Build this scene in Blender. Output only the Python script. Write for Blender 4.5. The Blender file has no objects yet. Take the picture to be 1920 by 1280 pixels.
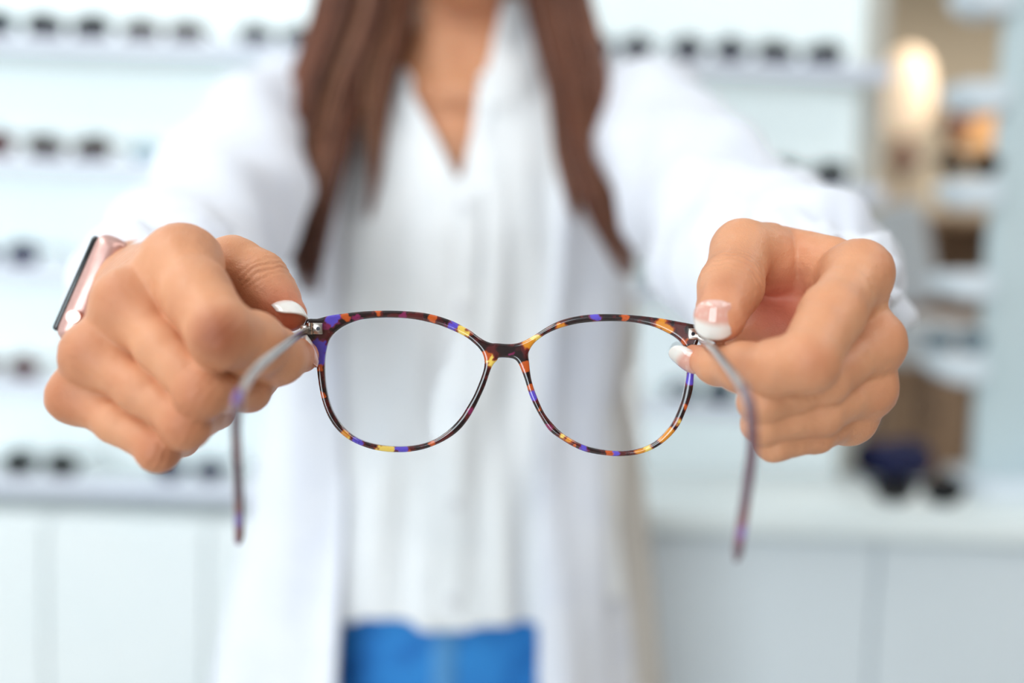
import bpy, bmesh, math, random
import numpy as np
from mathutils import Vector, Matrix

random.seed(7)
rng = np.random.default_rng(11)
scene = bpy.context.scene
COL = scene.collection

# ------------------------------------------------------------------ camera
FPX = 1920 * 35.0 / 36.0
PITCH, ROLL = math.radians(5.0), math.radians(2.0)
CAM = np.array([0.0, 0.0, 1.20])
_r0 = np.array([1.0, 0, 0]); _u0 = np.array([0, math.sin(PITCH), math.cos(PITCH)])
FWD = np.array([0, math.cos(PITCH), -math.sin(PITCH)])
RT = _r0 * math.cos(ROLL) + _u0 * math.sin(ROLL)
UP = -_r0 * math.sin(ROLL) + _u0 * math.cos(ROLL)
DG = 0.348                                            # distance of the spectacles

cam_d = bpy.data.cameras.new('camera'); cam = bpy.data.objects.new('camera', cam_d); COL.objects.link(cam)
cam_d.lens = 35; cam_d.sensor_width = 36; cam_d.clip_start = 0.02; cam_d.clip_end = 60
M = Matrix(((RT[0], UP[0], -FWD[0], CAM[0]), (RT[1], UP[1], -FWD[1], CAM[1]), (RT[2], UP[2], -FWD[2], CAM[2]), (0, 0, 0, 1)))
cam.matrix_world = M
cam_d.dof.use_dof = True; cam_d.dof.focus_distance = DG; cam_d.dof.aperture_fstop = 2.65
scene.camera = cam

def P(px, py, D):
    """a point of the room, surveyed from the photograph: pixel + distance -> metres"""
    return CAM + D * (FWD + RT * (px - 960) / FPX + UP * (640 - py) / FPX)
def dirv(r, u, f):
    v = RT * r + UP * u + FWD * f
    return v / np.linalg.norm(v)

# ------------------------------------------------------------------ light
scene.view_settings.view_transform = 'Standard'; scene.view_settings.look = 'None'
scene.view_settings.gamma = 1.0; scene.view_settings.use_curve_mapping = False
scene.view_settings.exposure = -0.03
scene.cycles.use_denoising = True
scene.cycles.max_bounces = 8; scene.cycles.diffuse_bounces = 4; scene.cycles.transparent_max_bounces = 12
scene.cycles.sample_clamp_indirect = 8.0
w = bpy.data.worlds.new('sky'); scene.world = w; w.use_nodes = True
w.node_tree.nodes['Background'].inputs[0].default_value = (0.86, 0.94, 1.0, 1)
w.node_tree.nodes['Background'].inputs[1].default_value = 8.5

def area(name, loc, rot, sx, sy, power, col=(1, 1, 1)):
    l = bpy.data.lights.new(name, 'AREA'); l.shape = 'RECTANGLE'; l.size = sx; l.size_y = sy
    l.energy = power; l.color = col
    o = bpy.data.objects.new(name, l); COL.objects.link(o); o.location = loc; o.rotation_euler = rot
    return o
area('added_ceiling_light', (-1.2, -0.7, 2.66), (0, 0, 0), 0.9, 1.8, 27, (1.0, 0.985, 0.96))  # unseen light without a fixture, added to light the hands from front-above
area('added_ceiling_light', (1.2, -0.7, 2.66), (0, 0, 0), 0.9, 1.8, 13, (1.0, 0.985, 0.96))
area('added_ceiling_light', (-1.5, 0.9, 2.66), (0, 0, 0), 0.5, 0.9, 7, (0.97, 0.99, 1.0))  # unseen overhead light, added as soft fill from above
area('added_ceiling_light', (1.5, 0.9, 2.66), (0, 0, 0), 0.5, 0.9, 9, (0.97, 0.99, 1.0))
area('added_ceiling_light', (2.2, 3.4, 2.66), (0, 0, 0), 0.9, 0.9, 46, (1.0, 0.92, 0.80))  # unseen warm light added to brighten the room beyond
pl = area('window_daylight_portal', (-1.3, -2.99, 1.5), (math.radians(90), 0, 0), 2.2, 2.0, 1.0)
pl.data.cycles.is_portal = True

# ------------------------------------------------------------------ helpers
def srgb(r, g, b):
    f = lambda c: (c / 255 / 12.92) if c / 255 <= 0.04045 else ((c / 255 + 0.055) / 1.055) ** 2.4
    return (f(r), f(g), f(b), 1.0)

def tag(o, label=None, cat=None, group=None, kind=None):
    if label: o['label'] = label
    if cat: o['category'] = cat
    if group: o['group'] = group
    if kind: o['kind'] = kind
    return o
def empty(name, loc, label=None, cat=None, group=None):
    o = bpy.data.objects.new(name, None); COL.objects.link(o); o.location = Vector(loc)
    o.empty_display_size = 0.05
    return tag(o, label, cat, group)
def link(name, me, mats=None, parent=None, smooth=True):
    o = bpy.data.objects.new(name, me); COL.objects.link(o)
    if mats is not None:
        for m in (mats if isinstance(mats, (list, tuple)) else [mats]): me.materials.append(m)
    if smooth and len(me.polygons): me.polygons.foreach_set('use_smooth', [True] * len(me.polygons))
    if parent is not None:
        o.parent = parent; o.matrix_parent_inverse = Matrix.Translation(parent.location).inverted()
    return o
def mesh_np(name, V, Q, T=None):
    me = bpy.data.meshes.new(name)
    V = np.asarray(V, np.float32); Q = np.asarray(Q, np.int32).reshape(-1, 4)
    n = len(Q)
    me.vertices.add(len(V)); me.vertices.foreach_set('co', V.ravel())
    me.loops.add(n * 4); me.loops.foreach_set('vertex_index', Q.ravel())
    me.polygons.add(n); me.polygons.foreach_set('loop_start', np.arange(0, n * 4, 4, dtype=np.int32))
    me.update(calc_edges=True); me.validate()
    return me
def color_attr(me, C):
    a = me.color_attributes.new('Col', 'FLOAT_COLOR', 'POINT')
    C = np.asarray(C, np.float32)
    if C.shape[1] == 3: C = np.concatenate([C, np.ones((len(C), 1), np.float32)], 1)
    a.data.foreach_set('color', C.ravel())

class MB:
    """collects boxes, tubes and prisms, then links them as ONE mesh"""
    def __init__(s): s.bm = bmesh.new()
    def box(s, lo, hi, bevel=0.0, rot=None, seg=2):
        lo, hi = np.array(lo, float), np.array(hi, float); c = (lo + hi) / 2; d = hi - lo
        r = bmesh.ops.create_cube(s.bm, size=1.0); vs = r['verts']
        bmesh.ops.scale(s.bm, vec=Vector(d), verts=vs)
        if bevel > 0:
            es = list({e for v in vs for e in v.link_edges})
            rb = bmesh.ops.bevel(s.bm, geom=es, offset=bevel, segments=seg, profile=0.5, affect='EDGES')
            vs = list({v for f in rb['faces'] for v in f.verts} | {v for v in vs if v.is_valid})
        if rot is not None: bmesh.ops.transform(s.bm, matrix=rot, verts=vs)
        bmesh.ops.translate(s.bm, vec=Vector(c), verts=vs)
        return s
    def tube(s, pts, rad, n=10, flat=1.0, cap=True, side=None):
        pts = [Vector(p) for p in pts]
        if not isinstance(rad, (list, tuple, np.ndarray)): rad = [rad] * len(pts)
        rings = []; up = Vector(side) if side is not None else None
        for i, p in enumerate(pts):
            t = (pts[min(i + 1, len(pts) - 1)] - pts[max(i - 1, 0)]).normalized()
            if up is None: up = t.orthogonal()
            a = (up - t * up.dot(t)).normalized(); b = t.cross(a); up = a if side is None else up
            rings.append([s.bm.verts.new(p + (a * math.cos(k * 2 * math.pi / n) + b * math.sin(k * 2 * math.pi / n) * flat) * rad[i]) for k in range(n)])
        for i in range(len(rings) - 1):
            for k in range(n):
                s.bm.faces.new((rings[i][k], rings[i][(k + 1) % n], rings[i + 1][(k + 1) % n], rings[i + 1][k]))
        if cap:
            s.bm.faces.new(list(reversed(rings[0]))); s.bm.faces.new(rings[-1])
        return s
    def lathe(s, prof, c, n=24, axis=None):
        c = Vector(c); rings = []
        for r, z in prof:
            rings.append([s.bm.verts.new(c + Vector((r * math.cos(k * 2 * math.pi / n), r * math.sin(k * 2 * math.pi / n), z))) for k in range(n)])
        for i in range(len(rings) - 1):
            for k in range(n):
                s.bm.faces.new((rings[i][k], rings[i][(k + 1) % n], rings[i + 1][(k + 1) % n], rings[i + 1][k]))
        s.bm.faces.new(list(reversed(rings[0]))); s.bm.faces.new(rings[-1])
        return s
    def prism(s, pts2, org, ax, ay, az, t):
        org, ax, ay, az = map(Vector, (org, ax, ay, az))
        a = [s.bm.verts.new(org + ax * x + ay * y - az * t / 2) for x, y in pts2]
        b = [s.bm.verts.new(org + ax * x + ay * y + az * t / 2) for x, y in pts2]
        n = len(a); s.bm.faces.new(list(reversed(a))); s.bm.faces.new(b)
        for i in range(n): s.bm.faces.new((a[i], a[(i + 1) % n], b[(i + 1) % n], b[i]))
        return s
    def sphere(s, c, r, sx=1, sy=1, sz=1, u=16, v=10):
        rr = bmesh.ops.create_uvsphere(s.bm, u_segments=u, v_segments=v, radius=r)
        bmesh.ops.scale(s.bm, vec=(sx, sy, sz), verts=rr['verts']); bmesh.ops.translate(s.bm, vec=Vector(c), verts=rr['verts'])
        return s
    def build(s, name, mat, parent=None, smooth=True):
        bmesh.ops.recalc_face_normals(s.bm, faces=s.bm.faces)
        me = bpy.data.meshes.new(name); s.bm.to_mesh(me); s.bm.free()
        o = link(name, me, mat, parent, smooth)
        if smooth:
            try: me.set_sharp_from_angle(angle=math.radians(38))
            except Exception: pass
        return o

# ---- signed-distance modelling: a grid that collects round cones and is turned into quads
def smin(a, b, k):
    if k <= 0: return np.minimum(a, b)
    h = np.maximum(k - np.abs(a - b), 0) / k
    return np.minimum(a, b) - h * h * k * 0.25
class Grid:
    def __init__(s, lo, hi, h):
        s.lo = np.array(lo, float); s.h = h
        s.n = (np.ceil((np.array(hi, float) - s.lo) / h).astype(int) + 1)
        s.d = np.full(tuple(s.n), 1.0, np.float32)
        s.ax = [(s.lo[i] + h * np.arange(s.n[i])).astype(np.float32) for i in range(3)]
    def sub(s, lo, hi):
        i0 = np.clip(np.floor((np.array(lo) - s.lo) / s.h).astype(int), 0, s.n); i1 = np.clip(np.ceil((np.array(hi) - s.lo) / s.h).astype(int) + 1, 0, s.n)
        sl = tuple(slice(a, b) for a, b in zip(i0, i1))
        X = s.ax[0][sl[0]][:, None, None]; Y = s.ax[1][sl[1]][None, :, None]; Z = s.ax[2][sl[2]][None, None, :]
        return sl, X, Y, Z
    def apply(s, fn, lo, hi, k=0.0, op='u'):
        sl, X, Y, Z = s.sub(lo, hi)
        if s.d[sl].size == 0: return
        v = fn(X, Y, Z)
        if op == 'u': s.d[sl] = smin(s.d[sl], v, k)
        elif op == 's': s.d[sl] = -smin(-s.d[sl], v, k)
        elif op == 'i': s.d[sl] = -smin(-s.d[sl], -v, k)
    def cone(s, a, b, ra, rb, k=0.0, op='u', m=0.012):
        a, b = np.array(a, float), np.array(b, float); R = max(ra, rb) + m + k
        lo = np.minimum(a, b) - R; hi = np.maximum(a, b) + R; ba = b - a; L = max(float(ba @ ba), 1e-12)
        def fn(X, Y, Z):
            x, y, z = X - a[0], Y - a[1], Z - a[2]
            h = np.clip((x * ba[0] + y * ba[1] + z * ba[2]) / L, 0, 1)
            return np.sqrt((x - h * ba[0]) ** 2 + (y - h * ba[1]) ** 2 + (z - h * ba[2]) ** 2) - (ra + (rb - ra) * h)
        s.apply(fn, lo, hi, k, op)
    def ell(s, c, r, k=0.0, op='u', m=0.012, R=None):
        c, r = np.array(c, float), np.array(r, float)
        def fn(X, Y, Z):
            x, y, z = X - c[0], Y - c[1], Z - c[2]
            if R is not None:
                x, y, z = [R[0][j] * x + R[1][j] * y + R[2][j] * z for j in range(3)]
            q = np.sqrt((x / r[0]) ** 2 + (y / r[1]) ** 2 + (z / r[2]) ** 2)
            g = np.sqrt((x / r[0] ** 2) ** 2 + (y / r[1] ** 2) ** 2 + (z / r[2] ** 2) ** 2) + 1e-6
            return q * (q - 1) / g
        e = r.max() + m + k
        s.apply(fn, c - e, c + e, k, op)
    def mesh(s):
        d = s.d; ins = d < 0
        nx, ny, nz = d.shape
        cnt = np.zeros((nx - 1, ny - 1, nz - 1), np.int8)
        for i in (0, 1):
            for j in (0, 1):
                for k in (0, 1): cnt += ins[i:nx - 1 + i, j:ny - 1 + j, k:nz - 1 + k]
        act = np.argwhere((cnt > 0) & (cnt < 8))
        idx = np.full(cnt.shape, -1, np.int32); idx[tuple(act.T)] = np.arange(len(act))
        acc = np.zeros((len(act), 3)); num = np.zeros(len(act))
        cor = [(i, j, k) for i in (0, 1) for j in (0, 1) for k in (0, 1)]
        vals = {c: d[act[:, 0] + c[0], act[:, 1] + c[1], act[:, 2] + c[2]] for c in cor}
        for c in cor:
            for ax in range(3):
                if c[ax] == 0:
                    e = list(c); e[ax] = 1; e = tuple(e)
                    v0, v1 = vals[c], vals[e]; m = (v0 < 0) != (v1 < 0)
                    t = np.where(m, v0 / np.where(m, v0 - v1, 1), 0)
                    p = np.array(c, float)[None, :].repeat(len(act), 0); p[:, ax] = t
                    acc[m] += p[m]; num[m] += 1
        V = s.lo + s.h * (act + acc / num[:, None])
        Q = []
        for ax in range(3):
            a1, a2 = (ax + 1) % 3, (ax + 2) % 3
            sl0 = [slice(None)] * 3; sl1 = [slice(None)] * 3
            sl0[ax] = slice(0, -1); sl1[ax] = slice(1, None)
            A, B = ins[tuple(sl0)], ins[tuple(sl1)]
            E = np.argwhere(A != B)
            ok = (E[:, a1] > 0) & (E[:, a2] > 0) & (E[:, a1] < d.shape[a1] - 1) & (E[:, a2] < d.shape[a2] - 1)
            E = E[ok]; fl = A[tuple(E.T)]
            def at(o1, o2):
                e = E.copy(); e[:, a1] += o1; e[:, a2] += o2
                return idx[tuple(e.T)]
            q = np.stack([at(-1, -1), at(0, -1), at(0, 0), at(-1, 0)], 1)
            q[~fl] = q[~fl][:, ::-1]
            Q.append(q)
        Q = np.concatenate(Q); Q = Q[(Q >= 0).all(1)]
        return V, Q
def relax(V, Q, it=1, lam=0.5):
    for _ in range(it):
        S = np.zeros_like(V); n = np.zeros(len(V))
        for a, b in ((0, 1), (1, 2), (2, 3), (3, 0)):
            for k in range(3):
                S[:, k] += np.bincount(Q[:, a], V[Q[:, b], k], len(V)) + np.bincount(Q[:, b], V[Q[:, a], k], len(V))
            n += np.bincount(Q[:, a], minlength=len(V)) + np.bincount(Q[:, b], minlength=len(V))
        V = V + lam * (S / np.maximum(n, 1)[:, None] - V)
    return V
def vnoise(V, scale, seed=0):
    """cheap smooth value noise on points"""
    r = np.random.default_rng(seed); T = r.random((32, 32, 32))
    p = V * scale; i = np.floor(p).astype(int); f = p - i; f = f * f * (3 - 2 * f)
    o = 0
    for a in (0, 1):
        for b in (0, 1):
            for c in (0, 1):
                wgt = (f[:, 0] if a else 1 - f[:, 0]) * (f[:, 1] if b else 1 - f[:, 1]) * (f[:, 2] if c else 1 - f[:, 2])
                o = o + wgt * T[(i[:, 0] + a) % 32, (i[:, 1] + b) % 32, (i[:, 2] + c) % 32]
    return o

# ------------------------------------------------------------------ materials
MAT = {}
def mat(name, col, rough=0.5, metal=0.0, noise=None, bump=None, spec=0.5, vcol=False, sss=0.0, coat=0.0, emit=None, trans=0.0, ior=1.45, alpha=1.0, sheen=0.0):
    m = bpy.data.materials.new(name); m.use_nodes = True; nt = m.node_tree; b = nt.nodes['Principled BSDF']
    L = nt.links.new
    b.inputs['Base Color'].default_value = col; b.inputs['Roughness'].default_value = rough; b.inputs['Metallic'].default_value = metal
    b.inputs['Specular IOR Level'].default_value = spec; b.inputs['IOR'].default_value = ior
    if coat: b.inputs['Coat Weight'].default_value = coat; b.inputs['Coat Roughness'].default_value = 0.04
    if sheen: b.inputs['Sheen Weight'].default_value = sheen
    if trans: b.inputs['Transmission Weight'].default_value = trans
    if alpha < 1: b.inputs['Alpha'].default_value = alpha
    if sss:
        b.inputs['Subsurface Weight'].default_value = sss; b.inputs['Subsurface Radius'].default_value = (1.0, 0.35, 0.18); b.inputs['Subsurface Scale'].default_value = 0.004
    if emit: b.inputs['Emission Color'].default_value = emit[0]; b.inputs['Emission Strength'].default_value = emit[1]
    tc = nt.nodes.new('ShaderNodeTexCoord')
    src = None
    if vcol:
        a = nt.nodes.new('ShaderNodeVertexColor'); a.layer_name = 'Col'; src = a.outputs[0]
        L(src, b.inputs['Base Color'])
    if noise:
        sc, col2, lo, hi = noise
        n = nt.nodes.new('ShaderNodeTexNoise'); n.inputs['Scale'].default_value = sc; n.inputs['Detail'].default_value = 4
        L(tc.outputs['Object'], n.inputs['Vector'])
        r = nt.nodes.new('ShaderNodeMapRange'); r.inputs[1].default_value = lo; r.inputs[2].default_value = hi; L(n.outputs[0], r.inputs[0])
        mx = nt.nodes.new('ShaderNodeMixRGB'); mx.inputs[2].default_value = col2; L(r.outputs[0], mx.inputs[0])
        if src: L(src, mx.inputs[1])
        else: mx.inputs[1].default_value = col
        L(mx.outputs[0], b.inputs['Base Color'])
    if bump:
        prev = None
        for kind, sc, st, dist in bump:
            n = nt.nodes.new('ShaderNodeTexVoronoi' if kind == 'v' else ('ShaderNodeTexWave' if kind == 'w' else 'ShaderNodeTexNoise')); n.inputs['Scale'].default_value = sc
            if kind == 'n': n.inputs['Detail'].default_value = 5
            if kind == 'w': n.inputs['Distortion'].default_value = 2
            L(tc.outputs['Object'], n.inputs['Vector'])
            bp = nt.nodes.new('ShaderNodeBump'); bp.inputs['Strength'].default_value = st; bp.inputs['Distance'].default_value = dist
            L(n.outputs[0], bp.inputs['Height'])
            if prev: L(prev.outputs[0], bp.inputs['Normal'])
            prev = bp
        L(prev.outputs[0], b.inputs['Normal'])
    MAT[name] = m
    return m
def thin_glass(name, tint, refl=1.0, rough=0.0, spec=0.5):
    m = bpy.data.materials.new(name); m.use_nodes = True; nt = m.node_tree; nt.nodes.clear(); L = nt.links.new
    o = nt.nodes.new('ShaderNodeOutputMaterial'); t = nt.nodes.new('ShaderNodeBsdfTransparent'); g = nt.nodes.new('ShaderNodeBsdfGlossy')
    t.inputs[0].default_value = tint; g.inputs['Roughness'].default_value = rough
    fr = nt.nodes.new('ShaderNodeFresnel'); fr.inputs[0].default_value = 1.5
    mx = nt.nodes.new('ShaderNodeMixShader'); L(fr.outputs[0], mx.inputs[0]); L(t.outputs[0], mx.inputs[1]); L(g.outputs[0], mx.inputs[2]); L(mx.outputs[0], o.inputs[0])
    MAT[name] = m
    return m

mat('white_laminate', srgb(240, 245, 246), 0.45, noise=(3, srgb(234, 242, 244), 0.4, 0.7))
mat('wall_glow', srgb(238, 245, 246), 0.6, emit=((0.86, 0.97, 1.0, 1), 0.33), noise=(2, srgb(232, 242, 244), 0.4, 0.7))  # emission added to brighten the wall, in place of strip lights under the shelves
mat('shelf_acrylic', srgb(226, 229, 242), 0.35, noise=(6, srgb(218, 222, 238), 0.4, 0.7))
mat('plaster_white', srgb(236, 238, 238), 0.85, bump=[('n', 60, 0.1, 0.002)])
mat('plaster_taupe', srgb(150, 142, 134), 0.85, noise=(1.5, srgb(142, 134, 126), 0.35, 0.7))
mat('plaster_beige', srgb(206, 196, 180), 0.85, noise=(1.5, srgb(198, 188, 172), 0.35, 0.7), bump=[('n', 60, 0.1, 0.002)])
mat('pilaster_paint', srgb(214, 208, 200), 0.8, noise=(4, srgb(205, 200, 190), 0.4, 0.7))
mat('floor_tile', srgb(200, 196, 190), 0.35, noise=(3, srgb(186, 182, 176), 0.4, 0.7))
mat('grout', srgb(150, 147, 142), 0.8, noise=(40, srgb(138, 135, 130), 0.4, 0.7))
mat('counter_top', srgb(240, 246, 246), 0.3, noise=(5, srgb(234, 242, 243), 0.4, 0.7))
mat('counter_front', srgb(228, 236, 242), 0.4, noise=(2, srgb(224, 232, 239), 0.4, 0.7))
mat('frosted_panel', srgb(206, 220, 224), 0.4, noise=(2, srgb(200, 216, 221), 0.4, 0.7))
mat('tray_white', srgb(228, 236, 244), 0.3, noise=(8, srgb(222, 232, 240), 0.4, 0.7))
mat('wood', srgb(176, 148, 124), 0.5, noise=(9, srgb(154, 126, 104), 0.35, 0.7), bump=[('w', 14, 0.1, 0.002)])
mat('wood_dark', srgb(142, 118, 102), 0.5, noise=(9, srgb(124, 102, 88), 0.35, 0.7))
mat('lamp_glow', srgb(255, 230, 200), 0.5, emit=((1.0, 0.80, 0.60, 1), 0.5))
mat('lamp_brown', srgb(120, 80, 66), 0.5, noise=(30, srgb(98, 64, 54), 0.4, 0.7))
mat('chair_cloth', srgb(214, 220, 228), 0.9, noise=(60, srgb(200, 206, 216), 0.4, 0.7))
mat('navy_cloth', srgb(28, 34, 78), 0.9, noise=(50, srgb(20, 24, 60), 0.4, 0.7), bump=[('n', 200, 0.2, 0.001)])
mat('metal_silver', srgb(214, 204, 196), 0.22, metal=1.0, noise=(300, srgb(190, 182, 176), 0.3, 0.7))
mat('metal_dark', srgb(60, 60, 66), 0.3, metal=0.8, noise=(300, srgb(45, 45, 50), 0.3, 0.7))
mat('rose_gold', srgb(222, 178, 170), 0.32, metal=0.55, noise=(400, srgb(212, 168, 160), 0.3, 0.7))
mat('watch_glass', srgb(14, 16, 22), 0.06, coat=1.0, noise=(80, srgb(18, 20, 28), 0.4, 0.7))
mat('watch_back', srgb(30, 20, 26), 0.25, noise=(80, srgb(40, 26, 30), 0.4, 0.7))
mat('strap_white', srgb(226, 220, 222), 0.5, noise=(90, srgb(218, 210, 212), 0.4, 0.7))
mat('skin', srgb(225, 165, 128), 0.46, vcol=True, sss=0.16, spec=0.42,
    bump=[('v', 1500, 0.22, 0.0005), ('n', 500, 0.2, 0.0008)])
mat('nail', srgb(240, 205, 195), 0.12, vcol=True, coat=0.8, sss=0.1, noise=(500, srgb(246, 226, 220), 0.5, 1.2))
mat('tortoiseshell', srgb(60, 15, 20), 0.12, vcol=True, coat=1.0, spec=0.6, noise=(900, srgb(40, 10, 16), 0.62, 0.9))
mat('hair', srgb(104, 66, 54), 0.42, vcol=True, spec=0.5, noise=(60, srgb(70, 38, 30), 0.55, 0.8))
mat('shirt_cotton', srgb(248, 249, 251), 0.85, noise=(30, srgb(243, 245, 248), 0.4, 0.7))
mat('coat_cotton', srgb(236, 238, 247), 0.85, noise=(25, srgb(228, 231, 243), 0.4, 0.7))
mat('coat_shade', srgb(202, 195, 188), 0.9, noise=(25, srgb(194, 187, 180), 0.4, 0.7))  # beige grey stands for the white coat fabric in shade
mat('denim', srgb(52, 142, 218), 0.8, noise=(35, srgb(32, 108, 186), 0.4, 0.75), bump=[('n', 500, 0.3, 0.001)])
mat('denim_seam', srgb(92, 158, 214), 0.8, noise=(200, srgb(70, 130, 190), 0.4, 0.7))
mat('button', srgb(232, 232, 236), 0.25, noise=(300, srgb(222, 222, 228), 0.4, 0.7))
mat('shoe', srgb(236, 236, 234), 0.6, noise=(50, srgb(226, 226, 224), 0.4, 0.7))
mat('eye_white', srgb(240, 236, 232), 0.15, noise=(300, srgb(232, 226, 222), 0.5, 0.8))
mat('iris', srgb(70, 44, 28), 0.1, noise=(800, srgb(50, 30, 20), 0.4, 0.7))
thin_glass('clear_lens', (0.90, 0.905, 0.925, 1))
thin_glass('window_glass', (0.95, 0.97, 0.97, 1))
for nm, c in dict(black=(16, 17, 22), tortoise=(72, 44, 26), navy=(24, 34, 84), brown=(96, 56, 34), teal=(40, 96, 110), wine=(90, 26, 34), grey=(120, 134, 146), violet=(60, 54, 110)).items():
    mat('frame_' + nm, srgb(*c), 0.2, coat=0.6, noise=(200, srgb(*[int(x * 0.8) for x in c]), 0.4, 0.7))
for nm, c in dict(smoke=(0.05, 0.05, 0.07, 1), brown=(0.14, 0.075, 0.035, 1), blue=(0.08, 0.10, 0.22, 1), rose=(0.30, 0.10, 0.10, 1), pale=(0.62, 0.74, 0.80, 1), green=(0.05, 0.085, 0.07, 1)).items():
    thin_glass('lens_' + nm, c, rough=0.02)

# ================================================================== THE SETTING
def struct(name, mb, m, parent=None):
    o = mb.build(name, m, parent, smooth=False)
    if parent is None: o['kind'] = 'structure'
    return o
CEIL = 2.7
fl = struct('floor', MB().box((-2.6, -3.0, -0.1), (3.6, 5.2, -0.006)), MAT['grout'])
tile_me = None
for ix in range(8):
    for iy in range(10):
        x0, y0 = -2.56 + ix * 0.77, -2.96 + iy * 0.81
        if tile_me is None:
            t = MB().box((-0.38, -0.4, -0.006), (0.38, 0.4, 0.0), 0.0015, seg=1).build('tile', MAT['floor_tile'], fl, False); tile_me = t.data
        else:
            t = bpy.data.objects.new('tile', tile_me); COL.objects.link(t); t.parent = fl
        t.location = (x0 + 0.38, y0 + 0.4, 0)
struct('ceiling', MB().box((-2.6, -3.0, CEIL), (3.6, 5.2, CEIL + 0.1)), MAT['plaster_white'])
struct('wall_left', MB().box((-2.7, -3.0, -0.1), (-2.6, 5.2, CEIL)), MAT['plaster_white'])
struct('wall_right', MB().box((3.6, -3.0, -0.1), (3.7, 5.2, CEIL)), MAT['plaster_beige'])
struct('wall_far', MB().box((-2.6, 5.1, -0.1), (3.6, 5.2, CEIL)), MAT['plaster_beige'])
wf = struct('wall_front', MB().box((-2.6, -3.1, -0.1), (-2.4, -3.0, CEIL)).box((-0.2, -3.1, 0), (3.6, -3.0, CEIL)).box((-2.4, -3.1, 0), (-0.2, -3.0, 0.5)).box((-2.4, -3.1, 2.5), (-0.2, -3.0, CEIL)), MAT['plaster_taupe'])
for wi, (xa, xb) in enumerate(((-2.4, -0.2),)):
    wn = empty('window_%d' % (wi + 1), ((xa + xb) / 2, -3.05, 0.5)); wn['kind'] = 'structure'; xm = (xa + xb) / 2
    MB().box((xa, -3.08, 0.5), (xb, -3.02, 0.55)).box((xa, -3.08, 2.45), (xb, -3.02, 2.5)).box((xa, -3.08, 0.55), (xa + .05, -3.02, 2.45)).box((xb - .05, -3.08, 0.55), (xb, -3.02, 2.45)).box((xm - .03, -3.08, 0.55), (xm + .03, -3.02, 2.45)).build('window_frame', MAT['white_laminate'], wn, False)
    for x1, x2 in ((xa + .05, xm - .03), (xm + .03, xb - .05)):
        MB().box((x1, -3.055, 0.55), (x2, -3.050, 2.45)).build('pane', MAT['window_glass'], wn, False)
# display wall behind the person
YW = P(800, 600, 1.70)[1]
XE = P(1596, 300, 1.69)[0]
wb = struct('wall_back', MB().box((-2.6, YW, 0), (XE, YW + 0.12, CEIL)), MAT['wall_glow'])
struct('trim_1', MB().box((XE, YW - 0.02, 0), (XE + 0.036, YW + 0.14, CEIL), 0.004), MAT['pilaster_paint'])

# wall panels (tall boards of the display wall)
# shelves
ROWY = [62, 276, 472, 682, 866]
ROWZ = [P(120, y, 1.58)[2] - 0.026 for y in ROWY]
YS = YW - 0.16
XC0 = 0.06                                    # left end of the counter
shelf_words = ['top visible', 'second from top', 'middle', 'fourth from top', 'lowest']
for i, z in enumerate(ROWZ):
    x1 = XE - 0.005 if i < 4 else XC0 - 0.02
    s = empty('display_shelf', ((-2.58 + x1) / 2, YW, z),
              ['white wall shelf, topmost of the visible eyewear shelves', 'white wall shelf, second from the top, at the collar point level',
               'white wall shelf, third from the top, level with the watch', 'white wall shelf, fourth from the top, behind the spectacles', 'white wall shelf, lowest one, just above the base cabinets'][i], 'shelf', 'eyewear shelves on the white display wall')
    MB().box((-2.58, YS, z - 0.012), (x1, YW, z), 0.002).build('board', MAT['white_laminate'], s, False)
    MB().box((-2.58, YS - 0.006, z - 0.020), (x1, YS, z + 0.004), 0.002).build('front_lip', MAT['shelf_acrylic'], s, False)

# base cabinets under the shelves
zb = ROWZ[4] - 0.05
edges = [-2.58, -2.02, -1.46, P(95, 1000, 1.56)[0], P(395, 1000, 1.56)[0], 0.04]
cab_lab = ['white base cabinet at the far left end of the wall', 'white base cabinet, second from the left wall', 'white base cabinet cut by the left edge of the photo',
           'white base cabinet below the left hand side shelves', 'white base cabinet hidden behind the coat']
for i in range(5):
    c = empty('base_cabinet', ((edges[i] + edges[i + 1]) / 2, YW - 0.1, 0), cab_lab[i], 'cabinet', 'white base cabinets under the shelves')
    a, b = edges[i] + 0.0015, edges[i + 1] - 0.0015
    MB().box((a, YW - 0.17, 0.08), (b, YW - 0.001, zb), 0.002).build('body', MAT['white_laminate'], c, False)
    MB().box((a + 0.02, YW - 0.15, 0.0), (b - 0.02, YW - 0.002, 0.08)).build('plinth', MAT['shelf_acrylic'], c, False)
    d = MB().box((a + 0.0005, YW - 0.19, 0.10), (b - 0.0005, YW - 0.171, zb - 0.01), 0.002).build('door', MAT['white_laminate'], c, False)
    h = MB().box((a + 0.10, YW - 0.2, 0.13), (a + 0.115, YW - 0.19, 0.3), 0.003).build('handle', MAT['shelf_acrylic'], d)

# counter on the right
CT = 0.885
yf = 1.25; XC1 = 2.3
ct = empty('counter', ((XC0 + XC1) / 2, 1.5, 0), 'long white shop counter with glossy top right of the person', 'counter')
xs = [XC0 + 0.02, P(1672, 1000, 1.26)[0], 1.35, XC1 - 0.02]
MB().box((XC0, yf, CT - 0.035), (XC1, YW - 0.2, CT), 0.006).build('countertop', MAT['counter_top'], ct)
MB().box((XC0 + 0.02, yf + 0.05, 0.0), (XC1 - 0.02, YW - 0.22, CT - 0.036)).build('carcass', MAT['counter_front'], ct, False)
for a, b in zip(xs[:-1], xs[1:]):
    MB().box((a + 0.002, yf + 0.025, 0.08), (b - 0.002, yf + 0.049, CT - 0.042), 0.002).build('front_panel', MAT['counter_front'], ct, False)

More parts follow.
